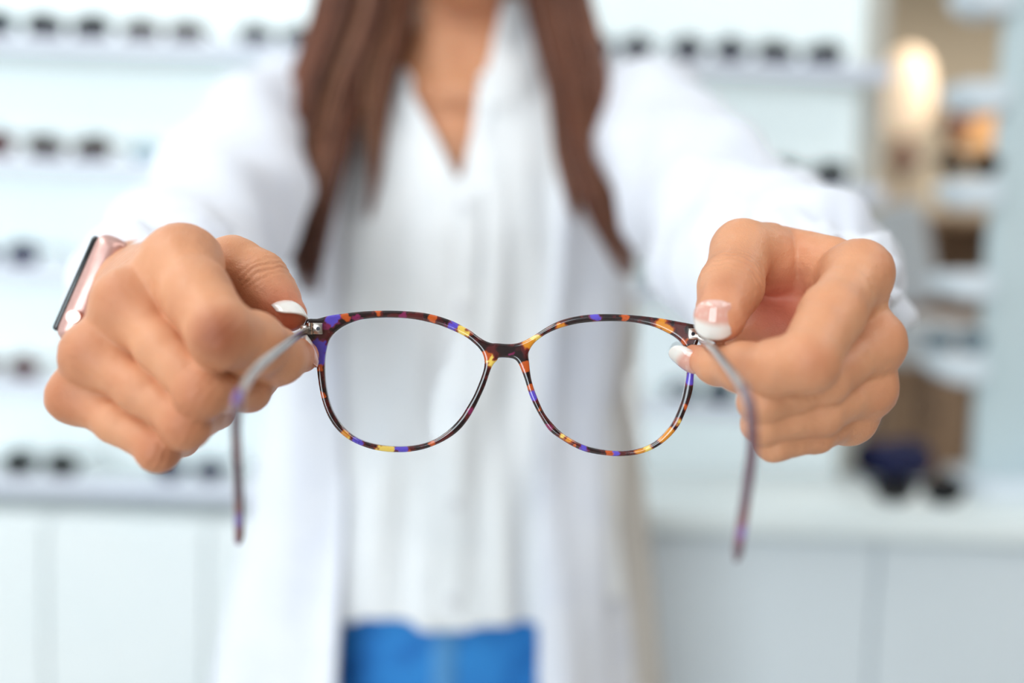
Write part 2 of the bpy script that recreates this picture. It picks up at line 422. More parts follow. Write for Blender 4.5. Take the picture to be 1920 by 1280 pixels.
# display tower of frosted panel with trays, standing on the counter (right edge of photo)
DT = 1.42
pt = P(1850, 500, DT); tx, ty = pt[0], pt[1]
tw = empty('display_tower', (tx + 0.25, ty, CT), 'tall pale blue-grey frosted display panel at right edge', 'display stand')
MB().box((tx, ty - 0.012, CT + 0.021), (tx + 0.5, ty + 0.012, 2.3), 0.004).build('panel', MAT['frosted_panel'], tw)
MB().box((tx - 0.01, ty - 0.07, CT), (tx + 0.5, ty + 0.07, CT + 0.02), 0.004).build('base', MAT['tray_white'], tw)
tray_pos = [(1845, 15), (1830, 190), (1812, 365), (1795, 535), (1775, 690)]
for i, (px, py) in enumerate(tray_pos):
    c = P(px, py, DT)
    cx = tx - 0.038
    # a white scoop-shaped tray: wide lip, tapered underside
    pts = [(-0.034, 0.012), (-0.030, 0.018), (0.036, 0.022), (0.038, -0.016), (0.0, -0.022), (-0.026, -0.008)]
    mb = MB().prism(pts, (cx, ty, c[2]), (1, 0, 0), (0, 0, 1), (0, 1, 0), 0.07)
    bmesh.ops.bevel(mb.bm, geom=list(mb.bm.edges), offset=0.005, segments=3, affect='EDGES')
    mb.build('tray', MAT['tray_white'], tw)

# ---- lamp, chair, cabinet in the room beyond
DL = 3.95
lc = P(1700, 172, DL)
lm = empty('table_lamp', (lc[0], lc[1], 0), 'glowing warm egg-shaped lamp in the room beyond', 'lamp')
k = DL / FPX
prof = [(0.012 * 1, -78 * k), (28 * k, -74 * k), (41 * k, -50 * k), (46 * k, -10 * k), (45 * k, 20 * k), (38 * k, 50 * k), (24 * k, 72 * k), (0.012, 80 * k)]
MB().lathe(prof, lc, 28).build('lamp_shade', MAT['lamp_glow'], lm)
MB().lathe([(0.035, -150 * k), (0.055, -140 * k), (0.055, -120 * k), (0.035, -100 * k), (0.012, -84 * k), (0.012, -78 * k)], lc, 20).build('lamp_foot', MAT['lamp_brown'], lm)
MB().tube([lc + np.array([0, 0, -150 * k]), (lc[0], lc[1], 0.02)], 0.012).build('pole', MAT['lamp_brown'], lm)
MB().lathe([(0.14, 0), (0.14, 0.012), (0.03, 0.022)], (lc[0], lc[1], 0), 24).build('base', MAT['lamp_brown'], lm)

def room_box(name, px0, py0, px1, py1, D, depth, m, label, cat, to_floor=True):
    a = P(px0, py0, D); b = P(px1, py1, D)
    z0 = 0.0 if to_floor else b[2]
    e = empty(name, ((a[0] + b[0]) / 2, a[1], z0), label, cat)
    return e, a, b, z0
# wooden cabinet
e, a, b, z0 = room_box('wooden_cabinet', 1700, 560, 1810, 840, 2.7, 0.4, None, 'mid-brown wooden cabinet low behind the counter', 'cabinet')
a2 = np.array([a[0] - 0.2, a[1], a[2]]); b2x = b[0] + 0.08
MB().box((a2[0], a[1], 0.0), (b2x, a[1] + 0.42, a[2]), 0.004).build('body', MAT['wood'], e, False)
MB().box((a2[0] - 0.02, a[1] - 0.02, a[2]), (b2x + 0.02, a[1] + 0.44, a[2] + 0.03), 0.004).build('top', MAT['wood_dark'], e, False)
for i in range(2):
    xa = a2[0] + 0.01 + i * (b2x - a2[0]) / 2
    d = MB().box((xa, a[1] - 0.018, 0.03), (xa + (b2x - a2[0]) / 2 - 0.015, a[1] - 0.001, a[2] - 0.02), 0.003).build('door', MAT['wood'], e, False)
    MB().sphere((xa + 0.05, a[1] - 0.03, a[2] - 0.3), 0.015).build('knob', MAT['wood_dark'], d)
# tall dark wood post shelf behind it
c = P(1738, 500, 3.3)
e = empty('wooden_bookcase', (c[0] + 0.15, c[1], 0), 'brown wooden bookcase standing behind the white armchair', 'bookcase')
for dx in (0.0, 0.36):
    MB().box((c[0] + dx - 0.02, c[1], 0), (c[0] + dx + 0.02, c[1] + 0.3, P(1738, 400, 3.3)[2]), 0.003).build('side_panel', MAT['wood_dark'], e, False)
zt = P(1738, 400, 3.3)[2]
MB().box((c[0] + 0.02, c[1] + 0.27, 0.0), (c[0] + 0.34, c[1] + 0.29, zt - 0.02)).build('back_panel', MAT['wood'], e, False)
for f in (0.12, 0.42, 0.72, 1.0):
    MB().box((c[0] + 0.02, c[1] + 0.002, zt * f - 0.03), (c[0] + 0.34, c[1] + 0.27, zt * f - 0.002), 0.002).build('shelf', MAT['wood'], e, False)
# pale armchair
c = P(1690, 470, 2.5)
e = empty('armchair', (c[0], c[1], 0), 'pale grey upholstered chair with slanted back beyond the counter', 'chair')
R = Matrix.Rotation(math.radians(-14), 4, 'Y')
sz = c[2] - 0.14
MB().box((c[0] - 0.075, c[1] - 0.03, sz), (c[0] + 0.075, c[1] + 0.04, sz + 0.26), 0.03, rot=R, seg=4).build('backrest', MAT['chair_cloth'], e)
MB().box((c[0] - 0.15, c[1] - 0.30, sz - 0.12), (c[0] + 0.11, c[1] + 0.03, sz - 0.02), 0.03, seg=4).build('seat', MAT['chair_cloth'], e)
for dx in (-0.13, 0.09):
    for dy in (-0.27, 0.0):
        MB().tube([(c[0] + dx, c[1] + dy, sz - 0.1), (c[0] + dx, c[1] + dy, 0)], 0.014).build('leg', MAT['wood_dark'], e)
# wooden wall box by the trays, warm glow put into its colour
c = P(1838, 235, 4.2)
e = empty('wall_niche', tuple(c), 'wooden niche box on the far wall behind trays, warm glow painted in', 'wall box')
MB().box((c[0] - 0.10, c[1] - 0.02, c[2] - 0.10), (c[0] + 0.10, c[1] + 0.10, c[2] + 0.10), 0.004).build('box', mat('glow_wood', srgb(214, 168, 118), 0.5, noise=(8, srgb(200, 150, 100), 0.4, 0.7)), e, False)
c = P(1795, 235, 4.0)
e = empty('wall_vase', tuple(c), 'small dark brown vase-like ornament left of the warm niche', 'vase')
MB().lathe([(0.02, -0.07), (0.05, -0.05), (0.06, 0.0), (0.04, 0.05), (0.02, 0.07)], c, 18).build('vase', MAT['lamp_brown'], e)

# ================================================================== EYEWEAR ON DISPLAY
def lens_shape(style, wl, hl):
    pts = []
    for i in range(28):
        t = i * 2 * math.pi / 28; c, s = math.cos(t), math.sin(t)
        n = {'round': 1.0, 'square': 0.55, 'cat': 0.75, 'aviator': 0.8}[style]
        x = math.copysign(abs(c) ** n, c) * wl / 2; y = math.copysign(abs(s) ** n, s) * hl / 2
        if style == 'cat' and y > 0 and x > 0: y += 0.18 * x
        if style == 'aviator': x *= 1 + 0.25 * y / hl; y -= 0.1 * abs(x) * (1 if y < 0 else 0)
        pts.append((x, y))
    return pts
def sunglasses(c, z, frame, lens, label, style='square', wl=0.052, hl=0.042, yaw=0.0, cd=0.068, group='sunglasses on the display wall', name='sunglasses'):
    e = empty(name, (c[0], c[1], z), label, 'sunglasses', group)
    hz = hl / 2 + 0.003
    for sgn in (-1, 1):
        sh = [(sgn * x, y) for x, y in lens_shape(style, wl, hl)]
        if sgn < 0: sh = sh[::-1]
        o = (c[0] + sgn * cd / 2, c[1], z + hz)
        MB().prism([(x * 0.96, y * 0.96) for x, y in sh], o, (1, 0, 0), (0, 0, 1), (0, 1, 0), 0.0015).build('lens', MAT['lens_' + lens], e)
        MB().tube([(o[0] + x, o[1], o[2] + y) for x, y in sh + sh[:2]], 0.0026, 6, cap=False).build('rim', MAT['frame_' + frame], e)
        xe = o[0] + sgn * wl / 2
        MB().tube([(xe, o[1], o[2] + hl * 0.25), (xe + sgn * 0.006, o[1] + 0.006, o[2] + hl * 0.25), (xe + sgn * 0.006, o[1] + 0.09, o[2] + hl * 0.25), (xe + sgn * 0.004, o[1] + 0.125, z + 0.004)],
                  [0.0026, 0.003, 0.0024, 0.002], 6).build('temple', MAT['frame_' + frame], e)
    MB().tube([(c[0] - cd / 2 + wl / 2 - 0.002, c[1], z + hz + 0.004), (c[0], c[1] - 0.002, z + hz + 0.008), (c[0] + cd / 2 - wl / 2 + 0.002, c[1], z + hz + 0.004)], 0.0026, 6).build('bridge', MAT['frame_' + frame], e)
    if yaw: e.rotation_euler = (0, 0, yaw)
    return e
def on_row(row, pxl, pxr, *a, **kw):
    z = ROWZ[row]; y = YS + 0.025
    xc = []
    for px in (pxl, pxr):
        # find world x on the plane y, z
        d = CAM; 
        # iterate distance
        D = y
        for _ in range(6):
            v = 640 - ((z + 0.024 - CAM[2]) / D * FPX + 0)
            q = P(px, 0, D)
            # solve py for z
            q0, q1 = P(px, 0, D), P(px, 1000, D); py = (q0[2] - (z + 0.024)) / (q0[2] - q1[2]) * 1000
            q = P(px, py, D); D *= y / q[1]
        xc.append(q[0])
    c = ((xc[0] + xc[1]) / 2, y)
    return sunglasses(c, z, *a, cd=abs(xc[1] - xc[0]), **kw)
on_row(0, -92, -6, 'teal', 'smoke', 'teal sunglasses on the top shelf cut by the left photo edge', wl=0.05)
on_row(0, 84, 170, 'black', 'smoke', 'black angular sunglasses on the top shelf, leftmost full pair', 'cat', wl=0.056, hl=0.04)
on_row(0, 265, 350, 'tortoise', 'brown', 'brown tortoise sunglasses on the top shelf beside the black pair', 'square', wl=0.052, hl=0.036)
on_row(0, 480, 560, 'black', 'smoke', 'small dark sunglasses on the top shelf next to the long hair', 'cat', wl=0.048, hl=0.034)
on_row(0, 1120, 1194, 'navy', 'smoke', 'dark sunglasses on the top shelf just right of the hair', 'round', wl=0.046, hl=0.038)
on_row(0, 1290, 1369, 'navy', 'smoke', 'round dark blue sunglasses on the top shelf above the sleeve', 'round', wl=0.046, hl=0.04)
on_row(0, 1455, 1545, 'black', 'smoke', 'black cat-eye sunglasses at the right end of the top shelf', 'cat', wl=0.054, hl=0.036)
on_row(1, -85, -4, 'wine', 'rose', 'wine-red glasses on the second shelf cut by the left edge', 'round', wl=0.046)
on_row(1, 85, 174, 'brown', 'brown', 'amber brown sunglasses on the second shelf at left', 'cat', wl=0.054, hl=0.036)
on_row(1, 272, 345, 'teal', 'pale', 'pale teal glasses on the second shelf beside the sleeve', 'round', wl=0.040, hl=0.03)
on_row(1, 1470, 1556, 'black', 'green', 'dark green-black sunglasses on the second shelf at right end', 'cat', wl=0.052, hl=0.036)
on_row(2, -42, 42, 'violet', 'blue', 'violet-blue sunglasses on the third shelf at left edge', 'cat', wl=0.048, hl=0.034)
on_row(2, 1236, 1306, 'grey', 'pale', 'pale grey glasses on the third shelf behind the right hand', 'round', wl=0.046, hl=0.038)
on_row(3, -38, 45, 'wine', 'rose', 'wine-red sunglasses on the fourth shelf left of the watch', 'round', wl=0.046, hl=0.034)
on_row(3, 1275, 1350, 'teal', 'blue', 'blue glasses on the fourth shelf under the right index nail', 'round', wl=0.044, hl=0.034)
on_row(4, 35, 116, 'black', 'green', 'dark grey-green sunglasses on the lowest shelf at left', 'square', wl=0.048, hl=0.036)
on_row(4, 318, 394, 'navy', 'blue', 'blue sunglasses on the lowest shelf below the left hand', 'round', wl=0.044, hl=0.034)
# items on the counter and trays
c = P(1708, 892, 1.36)
sunglasses((c[0], c[1] - 0.03), CT, 'black', 'smoke', 'dark sunglasses lying on the counter before navy cloth', 'round', 0.052, 0.034, cd=0.066, group='sunglasses on the counter')
c = P(1810, 330, DT)
for i, (tz, fr, le, lb) in enumerate([(2, 'tortoise', 'green', 'dark tortoise sunglasses standing on the middle white tray'),                                       (4, 'grey', 'pale', 'grey framed glasses standing on the lowest white tray')]):
    zt_ = P(*tray_pos[tz], DT)[2] + 0.023
    sunglasses((tx - 0.045, ty - 0.02), zt_, fr, le, lb, 'round', 0.036, 0.028, cd=0.046, group='sunglasses on the display tower trays')

# navy folded cloth pouch on counter
g = Grid((P(1580, 840, 1.6)[0], 1.42, CT - 0.002), (P(1780, 840, 1.6)[0], 1.62, CT + 0.09), 0.003)
cc = P(1672, 835, 1.52)
g.ell((cc[0], cc[1], CT + 0.022), (0.062, 0.055, 0.026), 0.01)
g.ell((cc[0] - 0.03, cc[1] - 0.02, CT + 0.03), (0.035, 0.04, 0.022), 0.012)
g.ell((cc[0] + 0.03, cc[1] + 0.01, CT + 0.034), (0.032, 0.035, 0.02), 0.012)
g.apply(lambda X, Y, Z: (CT - Z) + 0 * X + 0 * Y, (-9, -9, -9), (9, 9, 9), 0.0, 'i')
V, Q = g.mesh(); V = V + 0
o = link('cloth_pouch', mesh_np('cloth_pouch', V, Q), MAT['navy_cloth']); tag(o, 'crumpled navy cloth pouch on the white counter', 'pouch')

# ================================================================== THE SPECTACLES
def c3(L): return [(560 + x / 4, 560 + y / 4) for x, y in L]
def c4(L): return [(920 + x / 4, 560 + y / 4) for x, y in L]
inL = c3([(205,480),(210,420),(230,330),(265,270),(330,215),(400,180),(480,155),(600,143),(720,142),(840,150),(950,170),(1060,200),(1160,240),(1250,285),(1320,340),(1365,390),(1388,440),(1392,500),(1375,570),(1345,650),(1310,730),(1270,800),(1220,880),(1160,950),(1090,1010),(1010,1060),(920,1090),(830,1105),(740,1108),(640,1100),(540,1080),(460,1050),(390,1005),(330,945),(280,870),(245,790),(222,700),(208,600)])
inR = c4([(290,480),(283,420),(295,380),(330,330),(400,275),(480,235),(560,208),(660,185),(780,172),(900,168),(1020,172),(1120,185),(1220,210),(1300,245),(1370,285),(1420,330),(1450,390),(1462,470),(1462,560),(1450,640),(1430,740),(1400,830),(1360,920),(1310,990),(1240,1060),(1150,1110),(1050,1135),(940,1140),(830,1130),(720,1105),(620,1060),(530,1000),(460,930),(400,850),(350,740),(315,640),(298,560)])
outer = (c3([(70,160),(150,150),(230,128),(330,112),(450,98),(570,90),(700,88),(820,93),(940,105),(1050,130),(1150,165),(1220,200),(1290,240),(1350,285),(1400,315),(1450,332)])
         + c4([(40,332),(90,336),(150,338),(210,330),(270,305),(340,265),(400,225),(480,180),(560,150),(660,128),(780,115),(900,113),(1020,118),(1150,130),(1280,148),(1400,170),(1490,188),(1545,205),(1550,300),(1535,350),(1520,420),(1518,500),(1512,590),(1505,680),(1480,770),(1450,850),(1410,940),(1350,1020),(1270,1090),(1180,1140),(1080,1170),(960,1180),(840,1172),(720,1150),(620,1110),(520,1050),(440,990),(380,900),(330,810),(290,720),(260,620),(235,550),(210,490),(180,455),(130,443),(60,443)])
         + c3([(1490,460),(1455,500),(1430,560),(1400,650),(1360,740),(1310,840),(1260,920),(1200,990),(1120,1050),(1020,1100),(930,1130),(830,1148),(730,1150),(630,1142),(530,1120),(430,1080),(350,1030),(280,960),(230,880),(195,790),(170,690),(155,590),(145,500),(132,420),(115,340),(80,290),(55,270)]))
S = DG / FPX                                        # metres per pixel at the frame
def catmull(pts, n=5):
    p = np.array(pts, float); out = []
    for i in range(len(p)):
        a, b, c, d = p[i - 1], p[i], p[(i + 1) % len(p)], p[(i + 2) % len(p)]
        for t in np.arange(n) / n:
            out.append(0.5 * ((2 * b) + (-a + c) * t + (2 * a - 5 * b + 4 * c - d) * t * t + (-a + 3 * b - 3 * c + d) * t ** 3))
    return np.array(out)
def poly_sd(pts, X, Y):
    d = np.full(X.shape, 1e9); ins = np.zeros(X.shape, bool); n = len(pts)
    for i in range(n):
        a, b = pts[i], pts[(i + 1) % n]; e = b - a; L = e @ e + 1e-12
        wx, wy = X - a[0], Y - a[1]; h = np.clip((wx * e[0] + wy * e[1]) / L, 0, 1)
        d = np.minimum(d, (wx - h * e[0]) ** 2 + (wy - h * e[1]) ** 2)
        c1 = (a[1] <= Y) != (b[1] <= Y)
        if abs(e[1]) > 1e-12: ins ^= c1 & (X < a[0] + (Y - a[1]) / e[1] * e[0])
    return np.where(ins, -1, 1) * np.sqrt(d)
def loc(pts): p = np.array(pts, float); return np.stack([(p[:, 0] - 945) * S, (655 - p[:, 1]) * S], 1)
gO, gL, gR = catmull(loc(outer), 3), catmull(loc(inL), 4), catmull(loc(inR), 4)
def wrap(x, y): return 0.0022 - 0.0040 * (np.abs(x) / 0.065) ** 2     # ends curve towards the wearer side
hh = 0.00030; TH = 0.0017; RR = 0.0008
xs_, ys_ = np.arange(-0.0735, 0.0735, hh), np.arange(-0.0405, 0.0175, hh)
gx, gy = np.meshgrid(xs_, ys_, indexing='ij')
d2 = np.maximum(poly_sd(gO, gx, gy), np.maximum(-poly_sd(gL, gx, gy), -poly_sd(gR, gx, gy)))
nzg = int(2 * (TH + 3 * hh) / hh) + 2
G = Grid((xs_[0], ys_[0], -TH - 3 * hh), (xs_[-1], ys_[-1], TH + 3 * hh), hh)
Zs = G.ax[2][None, None, :]
D2 = d2[:, :, None].astype(np.float32)
nn = tuple(min(a, b) for a, b in zip(D2.shape[:2], G.d.shape[:2]))
D2 = D2[:nn[0], :nn[1]]
qa, qb = D2 + RR, np.abs(Zs) - TH + RR
G.d = (np.minimum(np.maximum(qa, qb), 0) + np.sqrt(np.maximum(qa, 0) ** 2 + np.maximum(qb, 0) ** 2) - RR).astype(np.float32)
V, Q = G.mesh(); V = relax(V, Q, 2, 0.4)
gcen = P(945, 655, DG)
def gw(x, y, z): x = np.asarray(x, float); y = np.asarray(y, float); zz = np.asarray(z) + wrap(x, y) ; return gcen + np.outer(x, RT) + np.outer(y, UP) + np.outer(zz, FWD)
# patches in the acetate (px, py, radius px, colour)
PUR, YEL, ORA, AMB, MAG = (92, 74, 196), (242, 206, 96), (196, 84, 26), (222, 140, 30), (132, 30, 82)
spots = [(627,600,13,PUR),(601,650,13,PUR),(603,672,11,PUR),(604,689,5,ORA),(609,742,6,ORA),(650,815,9,AMB),(655,820,5,YEL),(671,825,11,PUR),(718,841,12,YEL),(730,841,10,YEL),(755,840,13,PUR),(768,843,5,ORA),
         (810,832,6,ORA),(808,596,8,ORA),(707,585,8,ORA),(650,592,7,ORA),(672,600,9,MAG),(757,594,9,MAG),(850,609,10,PUR),(866,617,9,YEL),(878,624,9,YEL),(918,672,9,YEL),(925,680,8,YEL),(912,668,9,ORA),(882,771,6,MAG),(614,614,8,MAG),
         (1002,637,11,YEL),(992,645,9,AMB),(985,688,9,ORA),(996,741,9,PUR),(994,728,6,ORA),(1055,614,7,AMB),(1115,593,11,PUR),(1112,602,6,ORA),(1170,594,7,ORA),(1237,607,9,AMB),(1249,613,8,AMB),(1291,706,12,PUR),(1284,760,7,ORA),
         (1271,790,6,YEL),(1253,811,9,AMB),(1240,824,9,AMB),(1212,842,10,YEL),(1200,845,9,AMB),(1152,850,7,PUR),(1143,850,5,ORA),(1095,839,8,PUR),(1053,818,9,YEL),(1066,827,9,AMB),(1078,834,7,ORA),(1027,801,8,MAG),(1010,770,6,ORA),(1281,640,8,ORA),(960,662,6,MAG)]
pxv = 945 + V[:, 0] / S; pyv = 655 - V[:, 1] / S
W3 = np.stack([V[:, 0], V[:, 1], V[:, 2]], 1)
wob = (vnoise(W3, 330, 1) - 0.5) * 15 + (vnoise(W3, 1100, 2) - 0.5) * 8
n1 = vnoise(W3, 260, 3); n2 = vnoise(W3, 700, 4)
lin = lambda c: np.array(srgb(*c)[:3])
C = lin((26, 5, 10))[None] * np.ones((len(V), 1))
m = np.clip((n1 * 0.6 + n2 * 0.4 - 0.47) * 7, 0, 1)[:, None]; C = C * (1 - m) + lin((84, 20, 22)) * m
for (sx_, sy_, r_, col_) in spots:
    dd = np.hypot(pxv - sx_, (pyv - sy_)) + wob
    if col_ in (YEL, AMB, PUR):
        m = np.clip((r_ * 1.12 + 3.5 - dd) / 3, 0, 1)[:, None]; C = C * (1 - m) + lin((150, 52, 22) if col_ != PUR else (110, 28, 60)) * m
for (sx_, sy_, r_, col_) in spots:
    dd = np.hypot(pxv - sx_, (pyv - sy_)) + wob
    m = np.clip((r_ * 1.12 - dd) / 2.2, 0, 1)[:, None]; C = C * (1 - m) + lin(col_) * m
spec = empty('spectacles', gcen, 'purple and amber tortoiseshell round spectacles held out in both hands', 'glasses')
me = mesh_np('frame', gw(V[:, 0], V[:, 1], V[:, 2]), Q[:, ::-1] if np.dot(np.cross(RT, UP), FWD) < 0 else Q); color_attr(me, C)
link('frame', me, MAT['tortoiseshell'], spec)
# lenses
for nm, poly in (('left', gL), ('right', gR)):
    c0 = poly.mean(0); VV = []; QQ = []; n = len(poly); rings = 10
    for r in range(rings + 1):
        f = max(r / rings, 0.001)
        pt = c0 + (poly - c0) * f * (1 + 0.0008)
        zz = -0.0 + 0.0012 * (1 - f * f)            # gentle dome away from the wearer side
        VV.append(gw(pt[:, 0], pt[:, 1], np.full(n, zz)))
    for r in range(rings):
        for i in range(n): QQ.append((r * n + i, r * n + (i + 1) % n, (r + 1) * n + (i + 1) % n, (r + 1) * n + i))
    link('lens', mesh_np('lens', np.concatenate(VV), QQ), MAT['clear_lens'], spec)
# hinges and temples
def curve_pts(ctrl, n=10):
    c = [np.array(q, float) for q in ctrl]; out = []
    for i in range(len(c) - 1):
        a, b, d, e = c[max(i - 1, 0)], c[i], c[i + 1], c[min(i + 2, len(c) - 1)]
        for t in np.arange(n) / n: out.append(0.5 * ((2 * b) + (-a + d) * t + (2 * a - 5 * b + 4 * d - e) * t * t + (-a + 3 * b - 3 * d + e) * t ** 3))
    out.append(c[-1]); return out
Rc = Matrix((RT, UP, FWD)).transposed().to_4x4()
def temple(hx, hy, sgn, path, tip_from):
    hp = P(hx, hy, 0.3435)
    hb = MB()
    # hinge block with three knuckles, set in the wearer side of the end piece
    hb.box(hp - np.array((0.0027, 0.0020, 0.0009)), hp + np.array((0.0027, 0.0020, 0.0009)), 0.0004, rot=Rc)
    for dz in (-0.0014, 0.0, 0.0014):
        q = hp + RT * sgn * 0.0016 - FWD * 0.0014 + UP * dz
        hb.tube([q - UP * 0.00058, q + UP * 0.00058], 0.0011, 12)
    q = hp + RT * sgn * 0.0034 - FWD * 0.001
    hb.box(q - np.array((0.0014, 0.0013, 0.0009)), q + np.array((0.0014, 0.0013, 0.0009)), 0.0003, rot=Rc)
    hg = hb.build('hinge', MAT['metal_silver'], spec)
    q = hp - RT * sgn * 0.0012 - FWD * 0.0008
    MB().tube([q, q - FWD * 0.0004], 0.0007, 10).build('screw', MAT['metal_dark'], hg)
    pts = curve_pts([P(*q) for q in path], 12)
    k = int(tip_from * 12)
    n = len(pts)
    arm = pts[:k + 1]; tip = pts[k - 1:]
    MB().tube(arm, [0.0013 + 0.0005 * min(1, i / 20) for i in range(len(arm))], 12, flat=0.45, side=UP).build('temple', MAT['metal_silver'], spec)
    tm = MB().tube(tip, [0.0010 + 0.0003 * min(1, i / 10) - (0.0006 if i > len(tip) - 3 else 0) for i in range(len(tip))], 14, flat=2.2, side=RT)
    o = tm.build('temple_tip', MAT['tortoiseshell'], spec)
    Vt = np.array([v.co for v in o.data.vertices]); a1 = vnoise(Vt, 160, 9)
    C = lin((84, 40, 60))[None] * np.ones((len(Vt), 1))
    for lo_, col_ in ((0.56, (126, 48, 40)), (0.68, (120, 100, 190))):
        m = np.clip((a1 - lo_) * 12, 0, 1)[:, None]; C = C * (1 - m) + lin(col_) * m
    color_attr(o.data, C)
temple(591, 616, -1, [(577, 619, .3425), (560, 628, .325), (520, 658, .298), (480, 692, .276), (452, 735, .258), (443, 775, .255), (444, 850, .262), (448, 940, .270), (449, 1015, .276)], 4.2)
temple(1305, 626, 1, [(1310, 631, .3425), (1318, 640, .330), (1334, 652, .310), (1365, 688, .286), (1392, 728, .268), (1407, 765, .258), (1410, 840, .254), (1398, 930, .254), (1380, 1050, .256)], 4.2)

# ================================================================== THE PERSON
X0, Y0 = -0.052, 0.965
person = empty('person', (X0, Y0, 0), 'woman with long brown hair in open white coat and blue jeans holding out spectacles', 'person')

skinV, skinQ, skinC = [], [], []
def add_skin(V, Q, C):
    skinQ.append(Q + sum(len(v) for v in skinV)); skinV.append(V); skinC.append(C)
SK = lin((218, 155, 117)); SK_RED = lin((168, 88, 52)); SK_PINK = lin((212, 118, 90)); SK_DK = lin((146, 78, 50))
def paint(V, marks, seed=5):
    C = SK[None] * np.ones((len(V), 1))
    m = np.clip((vnoise(V, 90, seed) - 0.45) * 1.6, 0, 1)[:, None] * 0.35; C = C * (1 - m) + SK_RED * m
    m = np.clip((vnoise(V, 330, seed + 1) - 0.5) * 2, 0, 1)[:, None] * 0.14; C = C * (1 - m) + lin((224, 172, 142)) * m
    for p, r, col, s in marks:
        d = np.linalg.norm(V - p, axis=1); m = (np.exp(-(d / r) ** 2) * s)[:, None]; C = C * (1 - m) + col * m
    return C

def J(px, py, D, rpx): return (P(px, py, D), rpx * D / FPX)
def hand(fingers, thumb, metas, extra, lo, hi, h, kfing=0.0007, kpalm=0.007, creases=(), bumps=(), wr=()):
    F = Grid(lo, hi, h); Pm = Grid(lo, hi, h)
    for ch in fingers:
        for (a, ra), (b, rb) in zip(ch[:-1], ch[1:]):
            pass
    # each finger is its own smooth chain, then joined to its neighbours with a tight crease
    for ch in fingers:
        T = Grid(lo, hi, h)
        for (a, ra), (b, rb) in zip(ch[:-1], ch[1:]): T.cone(a, b, ra, rb, 0.0025)
        F.d = smin(F.d, T.d, kfing)
    for (a, ra, b, rb) in metas: Pm.cone(a, b, ra, rb, 0.008)
    F.d = smin(F.d, Pm.d, kpalm)
    T = Grid(lo, hi, h)
    for (a, ra), (b, rb) in zip(thumb[:-1], thumb[1:]): T.cone(a, b, ra, rb, 0.004)
    # thumb joins the palm softly near its root, sharply elsewhere
    F.d = smin(F.d, T.d, 0.0012)
    for (a, ra, b, rb, k) in extra: F.cone(a, b, ra, rb, k)
    for (c, r, k) in bumps: F.cone(c, c, r, r, k)
    for (a, b, r, k) in creases: F.cone(a, b, r, r, k, 's')
    V, Q = F.mesh(); V = relax(V, Q, 1, 0.5)
    N = np.zeros_like(V); fn = np.cross(V[Q[:, 2]] - V[Q[:, 0]], V[Q[:, 3]] - V[Q[:, 1]])
    for c_ in range(4):
        for k_ in range(3): N[:, k_] += np.bincount(Q[:, c_], fn[:, k_], len(V))
    N /= np.linalg.norm(N, axis=1)[:, None] + 1e-12
    disp = (vnoise(V, 260, 77) - 0.5) * 0.00035 + (vnoise(V, 700, 78) - 0.5) * 0.00016
    for (c_, ax_, nd, lam, wid, amp) in wr:          # skin folds over the joints
        ax_ = np.array(ax_) / np.linalg.norm(ax_); d_ = V - c_; s_ = d_ @ ax_; per = np.linalg.norm(d_ - s_[:, None] * ax_, axis=1)
        s_ = s_ + (vnoise(V, 420, 79) - 0.5) * 0.0018
        face = np.clip((N @ nd) * 1.6 - 0.1, 0, 1)
        disp = disp + amp * np.cos(2 * np.pi * s_ / lam) * np.exp(-(s_ / wid) ** 2) * face * (per < 0.016)
    V = V + N * disp[:, None]
    return V, Q

# ---- the hand at the left of the photograph (her right hand)
iM, iP, iD, iT = J(336, 492, .325, 61), J(419, 628, .299, 60), J(519, 669, .326, 53), J(566, 667, .3415, 31)
mM, mP, mD, mT = J(238, 570, .320, 52), J(382, 734, .302, 47), J(466, 730, .324, 40), J(500, 704, .350, 30)
rM, rP, rD, rT = J(176, 664, .320, 47), J(352, 796, .305, 42), J(402, 770, .334, 35), J(420, 735, .352, 30)
pM, pP, pD, pT = J(140, 742, .324, 39), J(300, 842, .310, 36), J(342, 822, .336, 31), J(370, 775, .352, 28)
im = J(368, 552, .312, 65); mm = J(300, 648, .309, 47); rm = J(262, 730, .311, 43); pm = J(218, 792, .316, 38)
i2 = J(473, 645, .312, 61)
W1, W2 = J(258, 545, .400, 76), J(285, 625, .400, 76)
A1, A2 = J(300, 540, .455, 78), J(312, 605, .455, 78)
tM, tI, tT = J(436, 500, .352, 54), J(486, 521, .350, 49), J(541, 588, .3440, 34)
t2 = J(511, 560, .347, 47)
allp = np.array([j[0] for j in (iM, iP, iT, mM, rM, pM, pP, A1, A2, tT, iD, tM)])
lo = allp.min(0) - 0.020; hi = allp.max(0) + 0.020
metas = [(W1[0], W1[1], iM[0] + FWD * 0.003, iM[1]), (W1[0], W1[1], mM[0], mM[1]), (W2[0], W2[1], rM[0], rM[1]), (W2[0], W2[1], pM[0], pM[1]), (W1[0], W1[1], W2[0], W2[1]),
         (A1[0], A1[1], W1[0], W1[1]), (A2[0], A2[1], W2[0], W2[1]),
         (iM[0] + FWD * 0.003 + RT * .002, 0.0095, mM[0] + FWD * 0.003 + RT * .002, 0.0088), (mM[0] + FWD * 0.0025 + RT * .002, 0.0084, rM[0] + FWD * 0.0025 + RT * .002, 0.0078), (rM[0] + FWD * 0.0025 + RT * .002, 0.0074, pM[0] + FWD * 0.003 + RT * .002, 0.0064),
         (W1[0], 0.014, tM[0] + FWD * 0.004, 0.0105)]
kn = lambda j, f, up_=0.0: (j[0] - FWD * j[1] * 0.35 + UP * up_, j[1] * f, 0.004)
